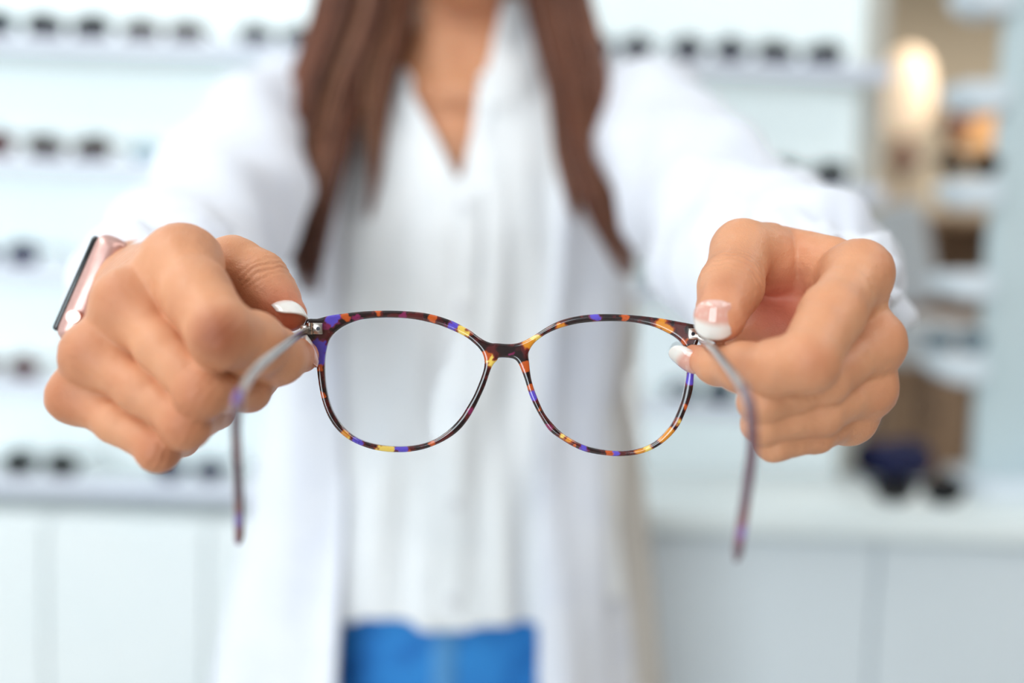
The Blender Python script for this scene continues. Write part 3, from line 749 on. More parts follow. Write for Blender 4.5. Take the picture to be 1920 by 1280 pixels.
bumpsL = [(j[0] - FWD * j[1] * 0.22, j[1] * 0.82, 0.006) for j in (iM, mM, rM, pM)] + \
         [(j[0] - FWD * j[1] * 0.25 + (-RT * 0.4 - UP * 0.6) * j[1] * 0.22, j[1] * 0.82, 0.005) for j in (iP, mP, rP, pP)]
V, Q = hand([[iM, im, iP, i2, iD, iT], [mM, mm, mP, mD, mT], [rM, rm, rP, rD, rT], [pM, pm, pP, pD, pT]], [(W1[0], 0.012), tM, tI, t2, tT], metas, [], lo, hi, 0.0005, bumps=bumpsL, wr=[(J(503, 528, .350, 1)[0], tI[0] - t2[0], dirv(.5, .5, -.7), .0022, .0040, .00022)]
            + [(p_[0] + (q_[0] - p_[0]) * 0.02, (q_[0] - m_[0]), dirv(-.2, .1, -1), .0024, .0036, .00012) for m_, p_, q_ in ((iM, iP, iD), (mM, mP, mD), (rM, rP, rD), (pM, pP, pD))])
marks = [(j[0] - FWD * j[1], 0.008, SK_RED, 0.55) for j in (iP, mP, rP, pP)] + [(j[0] - FWD * j[1], 0.009, SK_RED, 0.45) for j in (mM, rM, pM)] + \
        [(iP[0] - FWD * iP[1] + RT * .002, 0.008, SK_DK, 0.85), (rM[0] - FWD * rM[1] * 1.0 - UP * 0.0 + RT * 0.0, 0.0028, SK_DK, 0.4), (tT[0] - FWD * 0.004, 0.010, SK_PINK, 0.75), (iT[0], 0.009, SK_PINK, 0.5)]
add_skin(V, Q, paint(V, marks, 5))

# ---- the hand at the right of the photograph (her left hand)
iM2, iP2, iD2, iT2 = J(1612, 512, .337, 50), J(1512, 676, .299, 56), J(1394, 690, .318, 47), J(1301, 669, .3400, 23)
i1b = J(1560, 590, .317, 60); i3 = J(1452, 690, .305, 52); i4 = J(1343, 684, .330, 37)
mM2, mP2, mD2, mT2 = J(1642, 643, .334, 42), J(1428, 752, .312, 43), J(1450, 735, .336, 38), J(1500, 700, .352, 34)
rM2, rP2, rD2, rT2 = J(1628, 728, .338, 40), J(1430, 795, .315, 38), J(1452, 775, .340, 34), J(1500, 745, .356, 30)
pM2, pP2, pD2, pT2 = J(1594, 785, .343, 35), J(1450, 832, .320, 32), J(1470, 815, .342, 29), J(1505, 785, .356, 27)
mb_ = J(1545, 715, .316, 46); rb_ = J(1540, 776, .320, 40); pb_ = J(1530, 815, .326, 33)
V1, V2 = J(1545, 545, .405, 72), J(1560, 625, .405, 72)
B1, B2 = J(1540, 540, .455, 76), J(1548, 600, .455, 76)
tM2, tI2, tT2 = J(1392, 470, .360, 56), J(1370, 538, .342, 57), J(1350, 594, .328, 48)
tk = J(1400, 500, .355, 62)
allp = np.array([j[0] for j in (iM2, iP2, iT2, mM2, rM2, pM2, pP2, B1, B2, tT2, tM2, mP2)])
lo = allp.min(0) - 0.020; hi = allp.max(0) + 0.020
CM = J(1500, 520, .385, 62)
metas2 = [(V1[0], V1[1], iM2[0], iM2[1]), (V1[0], V1[1], mM2[0], mM2[1]), (V2[0], V2[1], rM2[0], rM2[1]), (V2[0], V2[1], pM2[0], pM2[1]), (V1[0], V1[1], V2[0], V2[1]),
          (B1[0], B1[1], V1[0], V1[1]), (B2[0], B2[1], V2[0], V2[1]),
          (iM2[0] + FWD * 0.003 - RT * .002, 0.008, mM2[0] + FWD * 0.003 - RT * .002, 0.0075), (mM2[0] + FWD * 0.003 - RT * .002, 0.007, rM2[0] + FWD * 0.003 - RT * .002, 0.007), (rM2[0] + FWD * 0.003 - RT * .002, 0.0068, pM2[0] + FWD * 0.003 - RT * .002, 0.006),
          (V1[0], 0.014, CM[0], CM[1]), (CM[0], 0.011, iM2[0] + FWD * 0.010, 0.008),
          (P(1385, 648, .362), 0.0065, P(1450, 640, .366), 0.009), (P(1425, 610, .378), 0.012, P(1560, 650, .372), 0.013), (P(1440, 650, .370), 0.010, P(1540, 700, .360), 0.012),
          (P(1500, 640, .378), 0.012, P(1590, 650, .370), 0.013), (P(1470, 600, .385), 0.012, P(1560, 600, .375), 0.013)]
bumps2 = [(j[0] + (RT * 0.7 + UP * 0.1) * j[1] * 0.06 - FWD * j[1] * 0.12, j[1] * 0.86, 0.006) for j in (iM2, mM2, rM2, pM2)] + \
         [(iP2[0] + (RT * 0.35 - UP * 0.6) * iP2[1] * 0.28, iP2[1] * 0.80, 0.005)]
V, Q = hand([[iM2, i1b, iP2, i3, iD2, i4, iT2], [mM2, mb_, mP2, mD2, mT2], [rM2, rb_, rP2, rD2, rT2], [pM2, pb_, pP2, pD2, pT2]],
            [(CM[0], 0.0115), tM2, tI2, tT2], metas2, [(CM[0], 0.0125, J(1440, 480, .368, 60)[0], 0.0118, 0.006), (J(1470, 470, .372, 50)[0], 0.009, J(1560, 490, .358, 50)[0], 0.009, 0.0015)], lo, hi, 0.0005, bumps=bumps2, wr=[(P(1366, 520, .342), tI2[0] - tT2[0], dirv(-.1, .1, -1), .0026, .0050, .00024),
            (iP2[0], iD2[0] - iM2[0], dirv(.3, -.3, -.9), .0024, .0040, .00014), (iD2[0], iT2[0] - iP2[0], dirv(0, .2, -1), .0020, .0030, .00016)])
marks = [(j[0] + RT * j[1], 0.008, SK_RED, 0.5) for j in (iM2, mM2, rM2, pM2)] + [(iP2[0] - FWD * iP2[1], 0.007, SK_RED, 0.45), (iD2[0] - FWD * iD2[1], 0.008, SK_RED, 0.25)] + \
        [(P(1362, 512, .326), 0.006, SK_DK, 0.45), (tT2[0], 0.010, SK_PINK, 0.35), (iT2[0], 0.008, SK_PINK, 0.55), (P(1455, 570, .375), 0.016, lin((222, 120, 104)), 0.7), (P(1452, 605, .36), 0.010, lin((222, 130, 114)), 0.6)]
add_skin(V, Q, paint(V, marks, 15))

# ---- arms inside the sleeves (they run on from both wrists)
SHL, SHR = np.array([X0 - 0.152, 0.965, 1.315]), np.array([X0 + 0.152, 0.965, 1.325])
ELL, ELR = P(372, 486, .66), P(1372, 446, .66)
for (Aw, El, Sh) in ((A1, ELL, SHL), (B1, ELR, SHR)):
    wc = (A1[0] + A2[0]) / 2 if Aw is A1 else (B1[0] + B2[0]) / 2
    pts = np.array([wc, El, Sh]); g = Grid(pts.min(0) - 0.07, pts.max(0) + 0.07, 0.005)
    g.cone(wc, El, 0.021, 0.036, 0.01); g.cone(El, Sh, 0.037, 0.046, 0.01)
    V, Q = g.mesh(); add_skin(V, Q, paint(V, [], 25))

# ---- head, neck, chest, trunk
def loft(tab, X, Y, Z, xc=X0, yc=Y0, fold=None):
    z = tab[:, 0]; a = np.interp(Z, z, tab[:, 1]); b = np.interp(Z, z, tab[:, 2]); yo = np.interp(Z, z, tab[:, 3]) if tab.shape[1] > 3 else 0
    x = (X - xc); y = (Y - yc - yo)
    q = np.sqrt((x / a) ** 2 + (y / b) ** 2) + 1e-6
    d = (q - 1) * (np.sqrt(x * x + y * y) / q)
    if fold is not None: d = d - fold(np.arctan2(x, -y), Z, x, y)
    return d
body_tab = np.array([(0.70, .150, .105), (0.82, .160, .108), (0.95, .130, .090), (1.05, .120, .085), (1.20, .135, .095), (1.28, .140, .090), (1.33, .120, .070), (1.365, .075, .056), (1.40, .05, .05)])
g = Grid((X0 - 0.24, Y0 - 0.17, 0.80), (X0 + 0.24, Y0 + 0.17, 1.30), 0.006)
g.apply(lambda X, Y, Z: loft(body_tab, X, Y, Z) + 0 * X, (-9,) * 3, (9,) * 3)
g.apply(lambda X, Y, Z: (0.82 - Z) + 0 * X + 0 * Y, (-9,) * 3, (9,) * 3, 0, 'i')
V, Q = g.mesh(); add_skin(V, Q, paint(V, [], 25))
hc = np.array([X0 + 0.002, Y0 - 0.015, 1.545])
g = Grid((X0 - 0.24, Y0 - 0.17, 1.24), (X0 + 0.24, Y0 + 0.14, 1.685), 0.0036)
g.apply(lambda X, Y, Z: loft(body_tab, X, Y, Z) + 0 * X, (-9, -9, 1.2), (9, 9, 1.40))
g.cone(SHL, (X0 - 0.03, Y0, 1.345), 0.044, 0.05, 0.03); g.cone(SHR, (X0 + 0.03, Y0, 1.345), 0.044, 0.05, 0.03)
g.cone((X0, Y0 + 0.012, 1.30), (X0, Y0 + 0.004, 1.47), 0.057, 0.055, 0.03)
for s in (-1, 1):
    g.cone((X0 + s * 0.012, Y0 - 0.072, 1.337), (X0 + s * 0.11, Y0 - 0.04, 1.352), 0.007, 0.008, 0.016)         # collar bones
    g.cone((X0 + s * 0.008, Y0 - 0.068, 1.34), (X0 + s * 0.045, Y0 - 0.01, 1.45), 0.008, 0.010, 0.018)           # neck cords
g.ell(hc, (0.073, 0.090, 0.105), 0.02); g.ell(hc + (0, -0.012, -0.045), (0.060, 0.068, 0.070), 0.03)
g.cone(hc + (-0.012, -0.066, -0.110), hc + (0.012, -0.066, -0.110), 0.015, 0.015, 0.03)                             # chin
for s in (-1, 1):
    g.cone(hc + (s * 0.014, -0.062, -0.106), hc + (s * 0.050, -0.01, -0.07), 0.012, 0.012, 0.025)                  # jaw
    g.ell(hc + (s * 0.036, -0.068, -0.030), (0.020, 0.016, 0.018), 0.02)                                          # cheeks
    g.ell(hc + (s * 0.031, -0.090, 0.002), (0.017, 0.012, 0.011), 0.012, 's')                                      # eye sockets
    g.cone(hc + (s * 0.018, -0.083, 0.0085), hc + (s * 0.044, -0.076, 0.0085), 0.0052, 0.0050, 0.003)
    g.cone(hc + (s * 0.019, -0.080, -0.0070), hc + (s * 0.043, -0.075, -0.0060), 0.0048, 0.0046, 0.004)
    g.cone(hc + (s * 0.016, -0.086, 0.018), hc + (s * 0.046, -0.076, 0.019), 0.006, 0.005, 0.012)                 # brow
    g.ell(hc + (s * 0.075, 0.006, -0.008), (0.008, 0.018, 0.030), 0.006)                                          # ears
    g.ell(hc + (s * 0.009, -0.100, -0.036), (0.007, 0.008, 0.006), 0.006)                                         # nostrils wings
g.cone(hc + (0, -0.086, 0.006), hc + (0, -0.106, -0.032), 0.006, 0.0085, 0.010)                                   # nose
g.cone(hc + (-0.018, -0.078, -0.063), hc + (0, -0.085, -0.060), 0.0035, 0.005, 0.006); g.cone(hc + (0.018, -0.078, -0.063), hc + (0, -0.085, -0.060), 0.0035, 0.005, 0.006)
g.cone(hc + (-0.012, -0.078, -0.071), hc + (0.012, -0.078, -0.071), 0.0052, 0.0052, 0.006)
V, Q = g.mesh(); V = relax(V, Q, 1)
lipm = [(hc + (dx, -0.089, -0.066), 0.0068, lin((190, 92, 84)), 0.9) for dx in (-0.014, -0.005, 0.005, 0.014)]
add_skin(V, Q, paint(V, lipm, 35))
SV = np.concatenate(skinV); me = mesh_np('body', SV, np.concatenate(skinQ)); color_attr(me, np.concatenate(skinC))
body = link('body', me, MAT['skin'], person)
for s in (-1, 1):
    c = hc + (s * 0.031, -0.0745, 0.002)
    ey = MB().sphere(c, 0.0112).build('eye', MAT['eye_white'], person)
    MB().sphere(c + np.array((0, -0.0082, 0)), 0.0056, 1, 0.62, 1).build('iris', MAT['iris'], ey)
    MB().tube([hc + (s * 0.014, -0.094, 0.024), hc + (s * 0.030, -0.089, 0.030), hc + (s * 0.048, -0.078, 0.026)], [0.003, 0.0032, 0.0015], 8, flat=0.5).build('eyebrow', MAT['lamp_brown'], person)

# ---- nails
def nail(c, u, n, width, length, R, tip=0.30, base=(226, 166, 150), white=(236, 228, 222), lab=None):
    u = np.array(u) / np.linalg.norm(u); n = np.array(n) - u * (np.array(n) @ u); n /= np.linalg.norm(n); sd = np.cross(u, n)
    am = math.asin(min(0.98, width / 2 / R)); NS, NT = 17, 21; VV, CC, QQ = [], [], []
    for layer in (0, 1):
        for j in range(NT):
            for i in range(NS):
                s = -1 + 2 * i / (NS - 1); t = j / (NT - 1); a = s * am
                end = 1 - 0.22 * s * s - 0.10 * s ** 6; beg = 0.10 * s * s + 0.10 * s ** 6
                tt = beg + (end - beg) * t; wn = 0.93 + 0.07 * math.sin(math.pi * min(1, t * 1.1))
                rr = R - layer * 0.0006 - (0.0006 * (1 - min(1, t * 8)) if layer == 0 else 0)
                VV.append(c + u * (tt - 0.5) * length + sd * math.sin(a) * rr * wn + n * ((math.cos(a)) * rr - R - 0.0022 * (tt - 0.4) ** 2 * 2))
                e = tip + 0.05 * s * s
                m = min(1, max(0, (t - (1 - e)) / 0.16)); lun = max(0, 1 - ((t / 0.22) ** 2 + (s / 0.55) ** 2)) * 0.5
                col = lin(base) * (1 - m) + lin(white) * m; col = col * (1 - lun) + lin((246, 214, 206)) * lun; CC.append(col)
    off = NS * NT
    for j in range(NT - 1):
        for i in range(NS - 1):
            q = (j * NS + i, j * NS + i + 1, (j + 1) * NS + i + 1, (j + 1) * NS + i); QQ.append(q); QQ.append(tuple(off + x for x in q[::-1]))
    ring = [i for i in range(NS)] + [j * NS + NS - 1 for j in range(1, NT)] + [(NT - 1) * NS + i for i in range(NS - 2, -1, -1)] + [j * NS for j in range(NT - 2, 0, -1)]
    for a, b in zip(ring, ring[1:] + ring[:1]): QQ.append((b, a, off + a, off + b))
    me = mesh_np('fingernail', np.array(VV), QQ); color_attr(me, np.array(CC))
    o = link('fingernail', me, MAT['nail'], person)
    if lab: o['label'] = lab
nail(P(1341, 600, .3195) , dirv(-0.10, -1, 0.06), dirv(-0.16, 0.04, -1), 0.0140, 0.0130, 0.0088, tip=0.46, lab='glossy thumb nail with a white tip')
nail(P(1283, 680, .3355), dirv(-0.86, 0.55, 0.15), dirv(-0.30, -0.62, -0.75), 0.0092, 0.0130, 0.0060, tip=0.38, lab='long pale index nail')
nail(P(551, 562, .3410), dirv(0.55, -0.45, -0.62), dirv(0.40, 0.85, -0.10), 0.0135, 0.0145, 0.0074, tip=0.50, white=(250, 246, 242), lab='white-tipped thumb nail seen edge on')
nail(P(592, 655, .3420), dirv(-0.30, 0.95, 0.0), dirv(0.88, 0.20, 0.35), 0.0098, 0.0120, 0.0058, tip=0.35, white=(250, 246, 242), lab='white-tipped index nail seen edge on')

# ---- hair
def catp(ctrl, n): return np.array(curve_pts(ctrl, n))
hv, hq, hcol = [], [], []
def add_tube(pts, rad, col, n=5):
    base = sum(len(v) for v in hv); pts = np.array(pts); T = np.gradient(pts, axis=0); T /= np.linalg.norm(T, axis=1)[:, None] + 1e-9
    a = np.cross(T, np.array([0.3, 1, 0.1])); a /= np.linalg.norm(a, axis=1)[:, None] + 1e-9; b = np.cross(T, a)
    ang = np.arange(n) * 2 * math.pi / n
    ring = pts[:, None, :] + rad[:, None, None] * (a[:, None, :] * np.cos(ang)[None, :, None] + b[:, None, :] * np.sin(ang)[None, :, None])
    hv.append(ring.reshape(-1, 3)); m = len(pts)
    i = np.arange(m - 1)[:, None] * n + np.arange(n)[None]; j = np.arange(m - 1)[:, None] * n + (np.arange(n)[None] + 1) % n
    hq.append(np.stack([i, j, j + n, i + n], -1).reshape(-1, 4) + base); hcol.append(np.repeat(col[None], m * n, 0))
H1, H2, H3 = lin((134, 82, 60)), lin((78, 42, 30)), lin((172, 122, 92))
def lock(ctrl, spread, count, thick=0.0016, tint=0.0, dsp=0.02):
    c = np.array([P(x, y, d) for x, y, d in ctrl]); base = catp(c, 5); m = len(base)
    sp = np.interp(np.linspace(0, 1, m), np.linspace(0, 1, len(spread)), spread)
    for _ in range(count):
        o1 = rng.uniform(-1, 1); o2 = rng.uniform(-1, 1); ln = rng.uniform(0.86, 1.0); mm = max(4, int(m * ln))
        wv = rng.uniform(0, 6.28); amp = 0.10
        s = np.linspace(0, 1, m)
        off = (o1 + amp * np.sin(s * 5 + wv))
        px = base + RT[None] * (off * sp * 0.90 / FPX)[:, None] + FWD[None] * (o2 * dsp * (0.3 + 0.7 * sp / max(sp)))[:, None]
        t = rng.random(); col = H2 * (1 - t) + H1 * t
        if rng.random() < 0.12 + tint: col = col * 0.5 + H3 * 0.5
        rad = thick * rng.uniform(0.7, 1.3) * np.interp(np.linspace(0, 1, mm), [0, .1, .7, 1], [0.8, 1, 0.9, 0.15])
        add_tube(px[:mm], rad, col)
lock([(775, -330, .93), (700, -200, .90), (672, -40, .87), (650, 60, .86), (606, 180, .845), (585, 300, .80), (572, 430, .77), (585, 565, .755)], [40, 55, 58, 60, 58, 50, 34, 8], 260)
lock([(790, -300, .92), (745, -120, .89), (715, 0, .88), (690, 90, .865), (650, 200, .85), (612, 300, .80), (578, 390, .775), (562, 480, .76)], [30, 40, 42, 38, 30, 26, 16, 6], 130)
lock([(770, -250, .92), (750, -60, .89), (735, 60, .87), (712, 150, .855), (704, 250, .845), (700, 340, .84), (688, 420, .84)], [20, 26, 26, 22, 14, 9, 3], 34, tint=0.3)
lock([(950, -330, .93), (1000, -200, .90), (1036, -50, .88), (1066, 80, .865), (1092, 200, .85), (1112, 300, .82), (1148, 420, .80), (1184, 530, .79)], [40, 50, 52, 54, 50, 46, 32, 7], 220)
lock([(960, -300, .93), (1040, -120, .89), (1082, 20, .87), (1104, 130, .86), (1126, 240, .85), (1168, 330, .81), (1208, 415, .80)], [30, 34, 28, 28, 30, 22, 6], 110)
lock([(950, -250, .93), (1000, -60, .90), (1030, 80, .87), (1056, 180, .86), (1066, 280, .85), (1072, 350, .845), (1080, 420, .84)], [26, 34, 28, 26, 24, 16, 4], 50, tint=0.25)
# crown: strands that start at the parting and fall over the skull
for s in (-1, 1):
    for _ in range(200):
        yb = rng.uniform(-0.055, 0.085); el = rng.uniform(0.0, 1.0)
        top = hc + (0.004 * s, yb, 0.103 * math.sqrt(max(0.05, 1 - (yb / 0.11) ** 2)) + 0.012)
        sd = hc + (s * 0.084, yb * 0.9 + 0.02 * el, 0.03); lw = hc + (s * rng.uniform(0.070, 0.085), yb * 0.7 + 0.035, -0.06)
        en = hc + (s * rng.uniform(0.05, 0.10), 0.035 + 0.04 * rng.random(), -0.20 - 0.12 * rng.random())
        pts = catp([top, (top + sd) / 2 + np.array((s * 0.022, 0, 0.024)), sd, lw, en], 5); t = rng.random()
        add_tube(pts, 0.0028 * np.interp(np.linspace(0, 1, len(pts)), [0, .1, .8, 1], [0.7, 1, 0.9, 0.2]), H2 * (1 - t) + H1 * t)
g = Grid(hc - (0.12, 0.12, 0.20), hc + (0.12, 0.14, 0.13), 0.004)
g.ell(hc + (0, 0.014, 0.012), (0.080, 0.090, 0.106)); g.ell(hc + (0, 0.05, -0.07), (0.074, 0.05, 0.12), 0.03)
g.ell(hc + (0, -0.075, -0.055), (0.058, 0.075, 0.10), 0.01, 's')
V, Q = g.mesh(); b0 = sum(len(v) for v in hv); hv.append(V); hq.append(Q + b0); hcol.append(np.repeat(((H1 + H2) / 2)[None], len(V), 0))
me = mesh_np('hair', np.concatenate(hv), np.concatenate(hq)); color_attr(me, np.concatenate(hcol)); link('hair', me, MAT['hair'], person)

# ---- shirt
shirt_tab = np.array([(0.80, .172, .128), (0.86, .168, .124), (0.95, .158, .114), (1.05, .148, .108), (1.15, .150, .116), (1.22, .153, .120), (1.28, .150, .106), (1.33, .135, .083), (1.362, .095, .068), (1.39, .066, .062), (1.42, .063, .060)])
def shirt_fold(th, Z, x, y):
    f = 0.0035 * np.sin(th * 13 + 3 * np.sin(Z * 9)) + 0.003 * np.sin(th * 7 + Z * 6 + 1.0) + 0.0022 * np.sin(th * 22 + Z * 12)
    return f * np.clip((1.34 - Z) * 8, 0, 1)
hem = lambda X: 0.874 - 0.004 * np.cos((X - X0) / 0.05 * 3.14) + 0.03 * np.clip(np.abs(X - X0) - 0.09, 0, 1)
vb = P(864, 345, .855); v1 = P(742, 128, .875); v2 = P(908, 150, .875)
g = Grid((X0 - 0.22, Y0 - 0.16, 0.82), (X0 + 0.22, Y0 + 0.16, 1.43), 0.0045)
g.apply(lambda X, Y, Z: np.abs(loft(shirt_tab, X, Y, Z, fold=shirt_fold)) - 0.0052, (-9,) * 3, (9,) * 3)
g.apply(lambda X, Y, Z: (hem(X) - Z) + 0 * Y, (-9,) * 3, (9,) * 3, 0, 'i')
for (cx_, r_) in ((X0 - 0.066, 0.05), (X0 + 0.066, 0.05)): pass
# V opening (planes through the placket edges)
def vcut(X, Y, Z):
    tl = (Z - vb[2]) / (v1[2] - vb[2]); xl = vb[0] + (v1[0] - vb[0]) * tl; xr = vb[0] + (v2[0] - vb[0]) * (Z - vb[2]) / (v2[2] - vb[2])
    return np.maximum(np.maximum(xl - X, X - xr), Y - (Y0 - 0.01))
g.apply(vcut, (-9, -9, vb[2]), (9, Y0, 9), 0, 's')
V, Q = g.mesh(); shirt = link('shirt', mesh_np('shirt', V, Q), MAT['shirt_cotton'], person)
# collar flaps and plackets: thick cloth strips laid beside the opening
def sheet(name, rows, m, parent, th=0.003, sub=6):
    A = np.array([[P(*q) for q in r] for r in rows])
    nr, nc = A.shape[:2]
    fine = []
    for r in A: fine.append(catp(list(r), sub))
    fine = np.array(fine); cols = [catp(list(fine[:, i]), sub) for i in range(fine.shape[1])]; B = np.array(cols).transpose(1, 0, 2)
    R_, C_ = B.shape[:2]; du = np.gradient(B, axis=0); dv = np.gradient(B, axis=1); N = np.cross(du, dv); N /= np.linalg.norm(N, axis=2)[..., None] + 1e-12
    V = np.concatenate([(B + N * th / 2).reshape(-1, 3), (B - N * th / 2).reshape(-1, 3)]); off = R_ * C_; QQ = []
    for i in range(R_ - 1):
        for j in range(C_ - 1):
            q = (i * C_ + j, i * C_ + j + 1, (i + 1) * C_ + j + 1, (i + 1) * C_ + j); QQ.append(q); QQ.append(tuple(off + x for x in q[::-1]))
    ring = [j for j in range(C_)] + [i * C_ + C_ - 1 for i in range(1, R_)] + [(R_ - 1) * C_ + j for j in range(C_ - 2, -1, -1)] + [i * C_ for i in range(R_ - 2, 0, -1)]
    for a, b in zip(ring, ring[1:] + ring[:1]): QQ.append((b, a, off + a, off + b))
    return link(name, mesh_np(name, V, QQ), m, parent)
sheet('collar', [[(1002, 38, .925), (1030, 60, .93), (1050, 120, .93)], [(950, 96, .885), (985, 130, .880), (1010, 190, .88)], [(897, 146, .865), (922, 190, .858), (935, 250, .86)]], MAT['shirt_cotton'], shirt)
sheet('collar', [[(738, 118, .905), (712, 140, .91), (690, 175, .91)], [(760, 130, .88), (742, 180, .875), (722, 240, .88)], [(772, 150, .868), (768, 215, .860), (760, 275, .86)]], MAT['shirt_cotton'], shirt)
sheet('placket', [[(770, 170, .864), (752, 186, .864)], [(820, 262, .852), (800, 280, .850)], [(862, 342, .846), (844, 362, .845)]], MAT['shirt_cotton'], shirt)
sheet('placket', [[(897, 160, .864), (922, 166, .864)], [(884, 260, .852), (908, 262, .850)], [(868, 342, .846), (890, 342, .845)]], MAT['shirt_cotton'], shirt)
# button strip and buttons
zz_ = np.linspace(vb[2] - 0.005, 0.885, 12)
def front_y(z, x=X0):
    a = np.interp(z, shirt_tab[:, 0], shirt_tab[:, 1]); b = np.interp(z, shirt_tab[:, 0], shirt_tab[:, 2])
    return Y0 - b * math.sqrt(max(0.01, 1 - ((x - X0) / a) ** 2)) - 0.010
bm_ = MB(); bm_.tube([(X0 + 0.008, front_y(z) + 0.004, z) for z in zz_], 0.014, 12, flat=0.22, side=(1, 0, 0)); bm_.build('button_strip', MAT['shirt_cotton'], shirt)
for z in np.linspace(vb[2] - 0.02, 0.90, 5):
    y = front_y(z) - 0.0005
    MB().tube([(X0 + 0.008, y + 0.001, z), (X0 + 0.008, y - 0.0015, z)], 0.0055, 16).build('button', MAT['button'], shirt)

# ---- jeans and shoes
g = Grid((X0 - 0.21, Y0 - 0.15, 0.03), (X0 + 0.21, Y0 + 0.17, 0.96), 0.006)
hip = np.array([(0.60, .14, .09), (0.74, .163, .112), (0.84, .160, .112), (0.95, .135, .098)])
g.apply(lambda X, Y, Z: np.maximum(loft(hip, X, Y, Z) + 0 * X, np.maximum(0.74 - Z, Z - 0.935)), (-9, -9, 0.6), (9, 9, 9))
for s in (-1, 1):
    g.cone((X0 + s * 0.078, Y0, 0.76), (X0 + s * 0.085, Y0 - 0.005, 0.46), 0.083, 0.058, 0.03)
    g.cone((X0 + s * 0.085, Y0 - 0.005, 0.46), (X0 + s * 0.09, Y0 + 0.02, 0.08), 0.058, 0.042, 0.02)
g.apply(lambda X, Y, Z: (0.075 - Z) + 0 * X + 0 * Y, (-9,) * 3, (9,) * 3, 0, 'i')
V, Q = g.mesh(); jeans = link('jeans', mesh_np('jeans', V, Q), MAT['denim'], person)
def hip_y(z, x):
    a = np.interp(z, hip[:, 0], hip[:, 1]); b = np.interp(z, hip[:, 0], hip[:, 2]); return Y0 - b * math.sqrt(max(0.02, 1 - ((x - X0) / a) ** 2))
MB().tube([(X0 + 0.002, hip_y(z, X0) - 0.001, z) for z in np.linspace(0.90, 0.74, 8)], 0.011, 10, flat=0.25, side=(1, 0, 0)).build('fly', MAT['denim_seam'], jeans)
for s in (-1, 1):
    MB().tube([(X0 + s * 0.07, hip_y(0.9, X0 + s * .07) - 0.001, 0.905), (X0 + s * 0.085, hip_y(.86, X0 + s * .085) - 0.001, 0.86), (X0 + s * 0.12, hip_y(.83, X0 + s * .12) - 0.001, 0.832)], 0.003, 8, flat=0.5).build('pocket_seam', MAT['denim_seam'], jeans)
    g = Grid((X0 + s * 0.09 - 0.07, Y0 - 0.2, 0.0), (X0 + s * 0.09 + 0.07, Y0 + 0.12, 0.12), 0.005)
    g.cone((X0 + s * 0.09, Y0 - 0.12, 0.032), (X0 + s * 0.09, Y0 + 0.03, 0.045), 0.036, 0.038, 0.01); g.cone((X0 + s * 0.09, Y0 + 0.02, 0.04), (X0 + s * 0.09, Y0 + 0.02, 0.09), 0.04, 0.036, 0.02)
    g.apply(lambda X, Y, Z: (0.004 - Z) + 0 * X + 0 * Y, (-9,) * 3, (9,) * 3, 0, 'i')
    V, Q = g.mesh(); link('shoe', mesh_np('shoe', V, Q), MAT['shoe'], person)

# ---- coat
coat_tab = np.array([(0.52, .252, .175), (0.70, .235, .165), (0.85, .213, .152), (1.00, .192, .140), (1.15, .180, .137), (1.23, .180, .134), (1.30, .178, .116), (1.34, .155, .092), (1.372, .110, .078), (1.395, .085, .072)])
def coat_fold(th, Z, x, y):
    k_ = np.clip((1.32 - Z) * 3, 0, 1)
    return (0.009 * np.sin(th * 9 + 2 * np.sin(Z * 4)) + 0.006 * np.sin(th * 15 + Z * 3)) * k_
zL = [0.5, 0.80, 1.0, 1.2, 1.32, 1.40]; eL = [-.086, -.086, -.090, -.100, -.088, -.058]; eR = [.088, .086, .078, .088, .090, .062]
def opening(X, Y, Z):
    l = np.interp(Z, zL, eL) + X0; r = np.interp(Z, zL, eR) + X0
    return np.maximum(np.maximum(l - X, X - r), Y - Y0)
lo = np.minimum(np.minimum(ELL, P(200, 620, .41)), (X0 - 0.30, Y0 - 0.2, 0.5)) - 0.07
hi = np.maximum(np.maximum(ELR, P(1700, 600, .44)), (X0 + 0.30, Y0 + 0.2, 1.42)) + 0.03
lo[2] = 0.52; hi[2] = 1.45
g = Grid((X0 - 0.30, Y0 - 0.21, 0.52), (X0 + 0.30, Y0 + 0.21, 1.42), 0.005)
gsl = []
def coat_d(X, Y, Z):
    k_ = np.interp(Z, [0.5, 1.05, 1.25], [1.28, 1.22, 1.0]); return loft(coat_tab, np.where(X > X0, X0 + (X - X0) * k_, X), Y, Z, fold=coat_fold)
g.apply(lambda X, Y, Z: coat_d(X, Y, Z), (-9,) * 3, (9,) * 3)
g.cone(SHL + (0.02, 0, 0.0), SHL + (-0.005, -0.01, 0), 0.062, 0.062, 0.05); g.cone(SHR + (-0.02, 0, 0.0), SHR + (0.005, -0.01, 0), 0.060, 0.060, 0.05)
core = g.d.copy(); g.d = np.maximum(core, -(core + 0.0105)).astype(np.float32)
g.apply(opening, (-9,) * 3, (9,) * 3, 0, 's')
g.apply(lambda X, Y, Z: (0.54 - Z) + 0 * X + 0 * Y, (-9,) * 3, (9,) * 3, 0, 'i')
V, Q = g.mesh(); coat = link('coat', mesh_np('coat', V, Q), MAT['coat_cotton'], person)
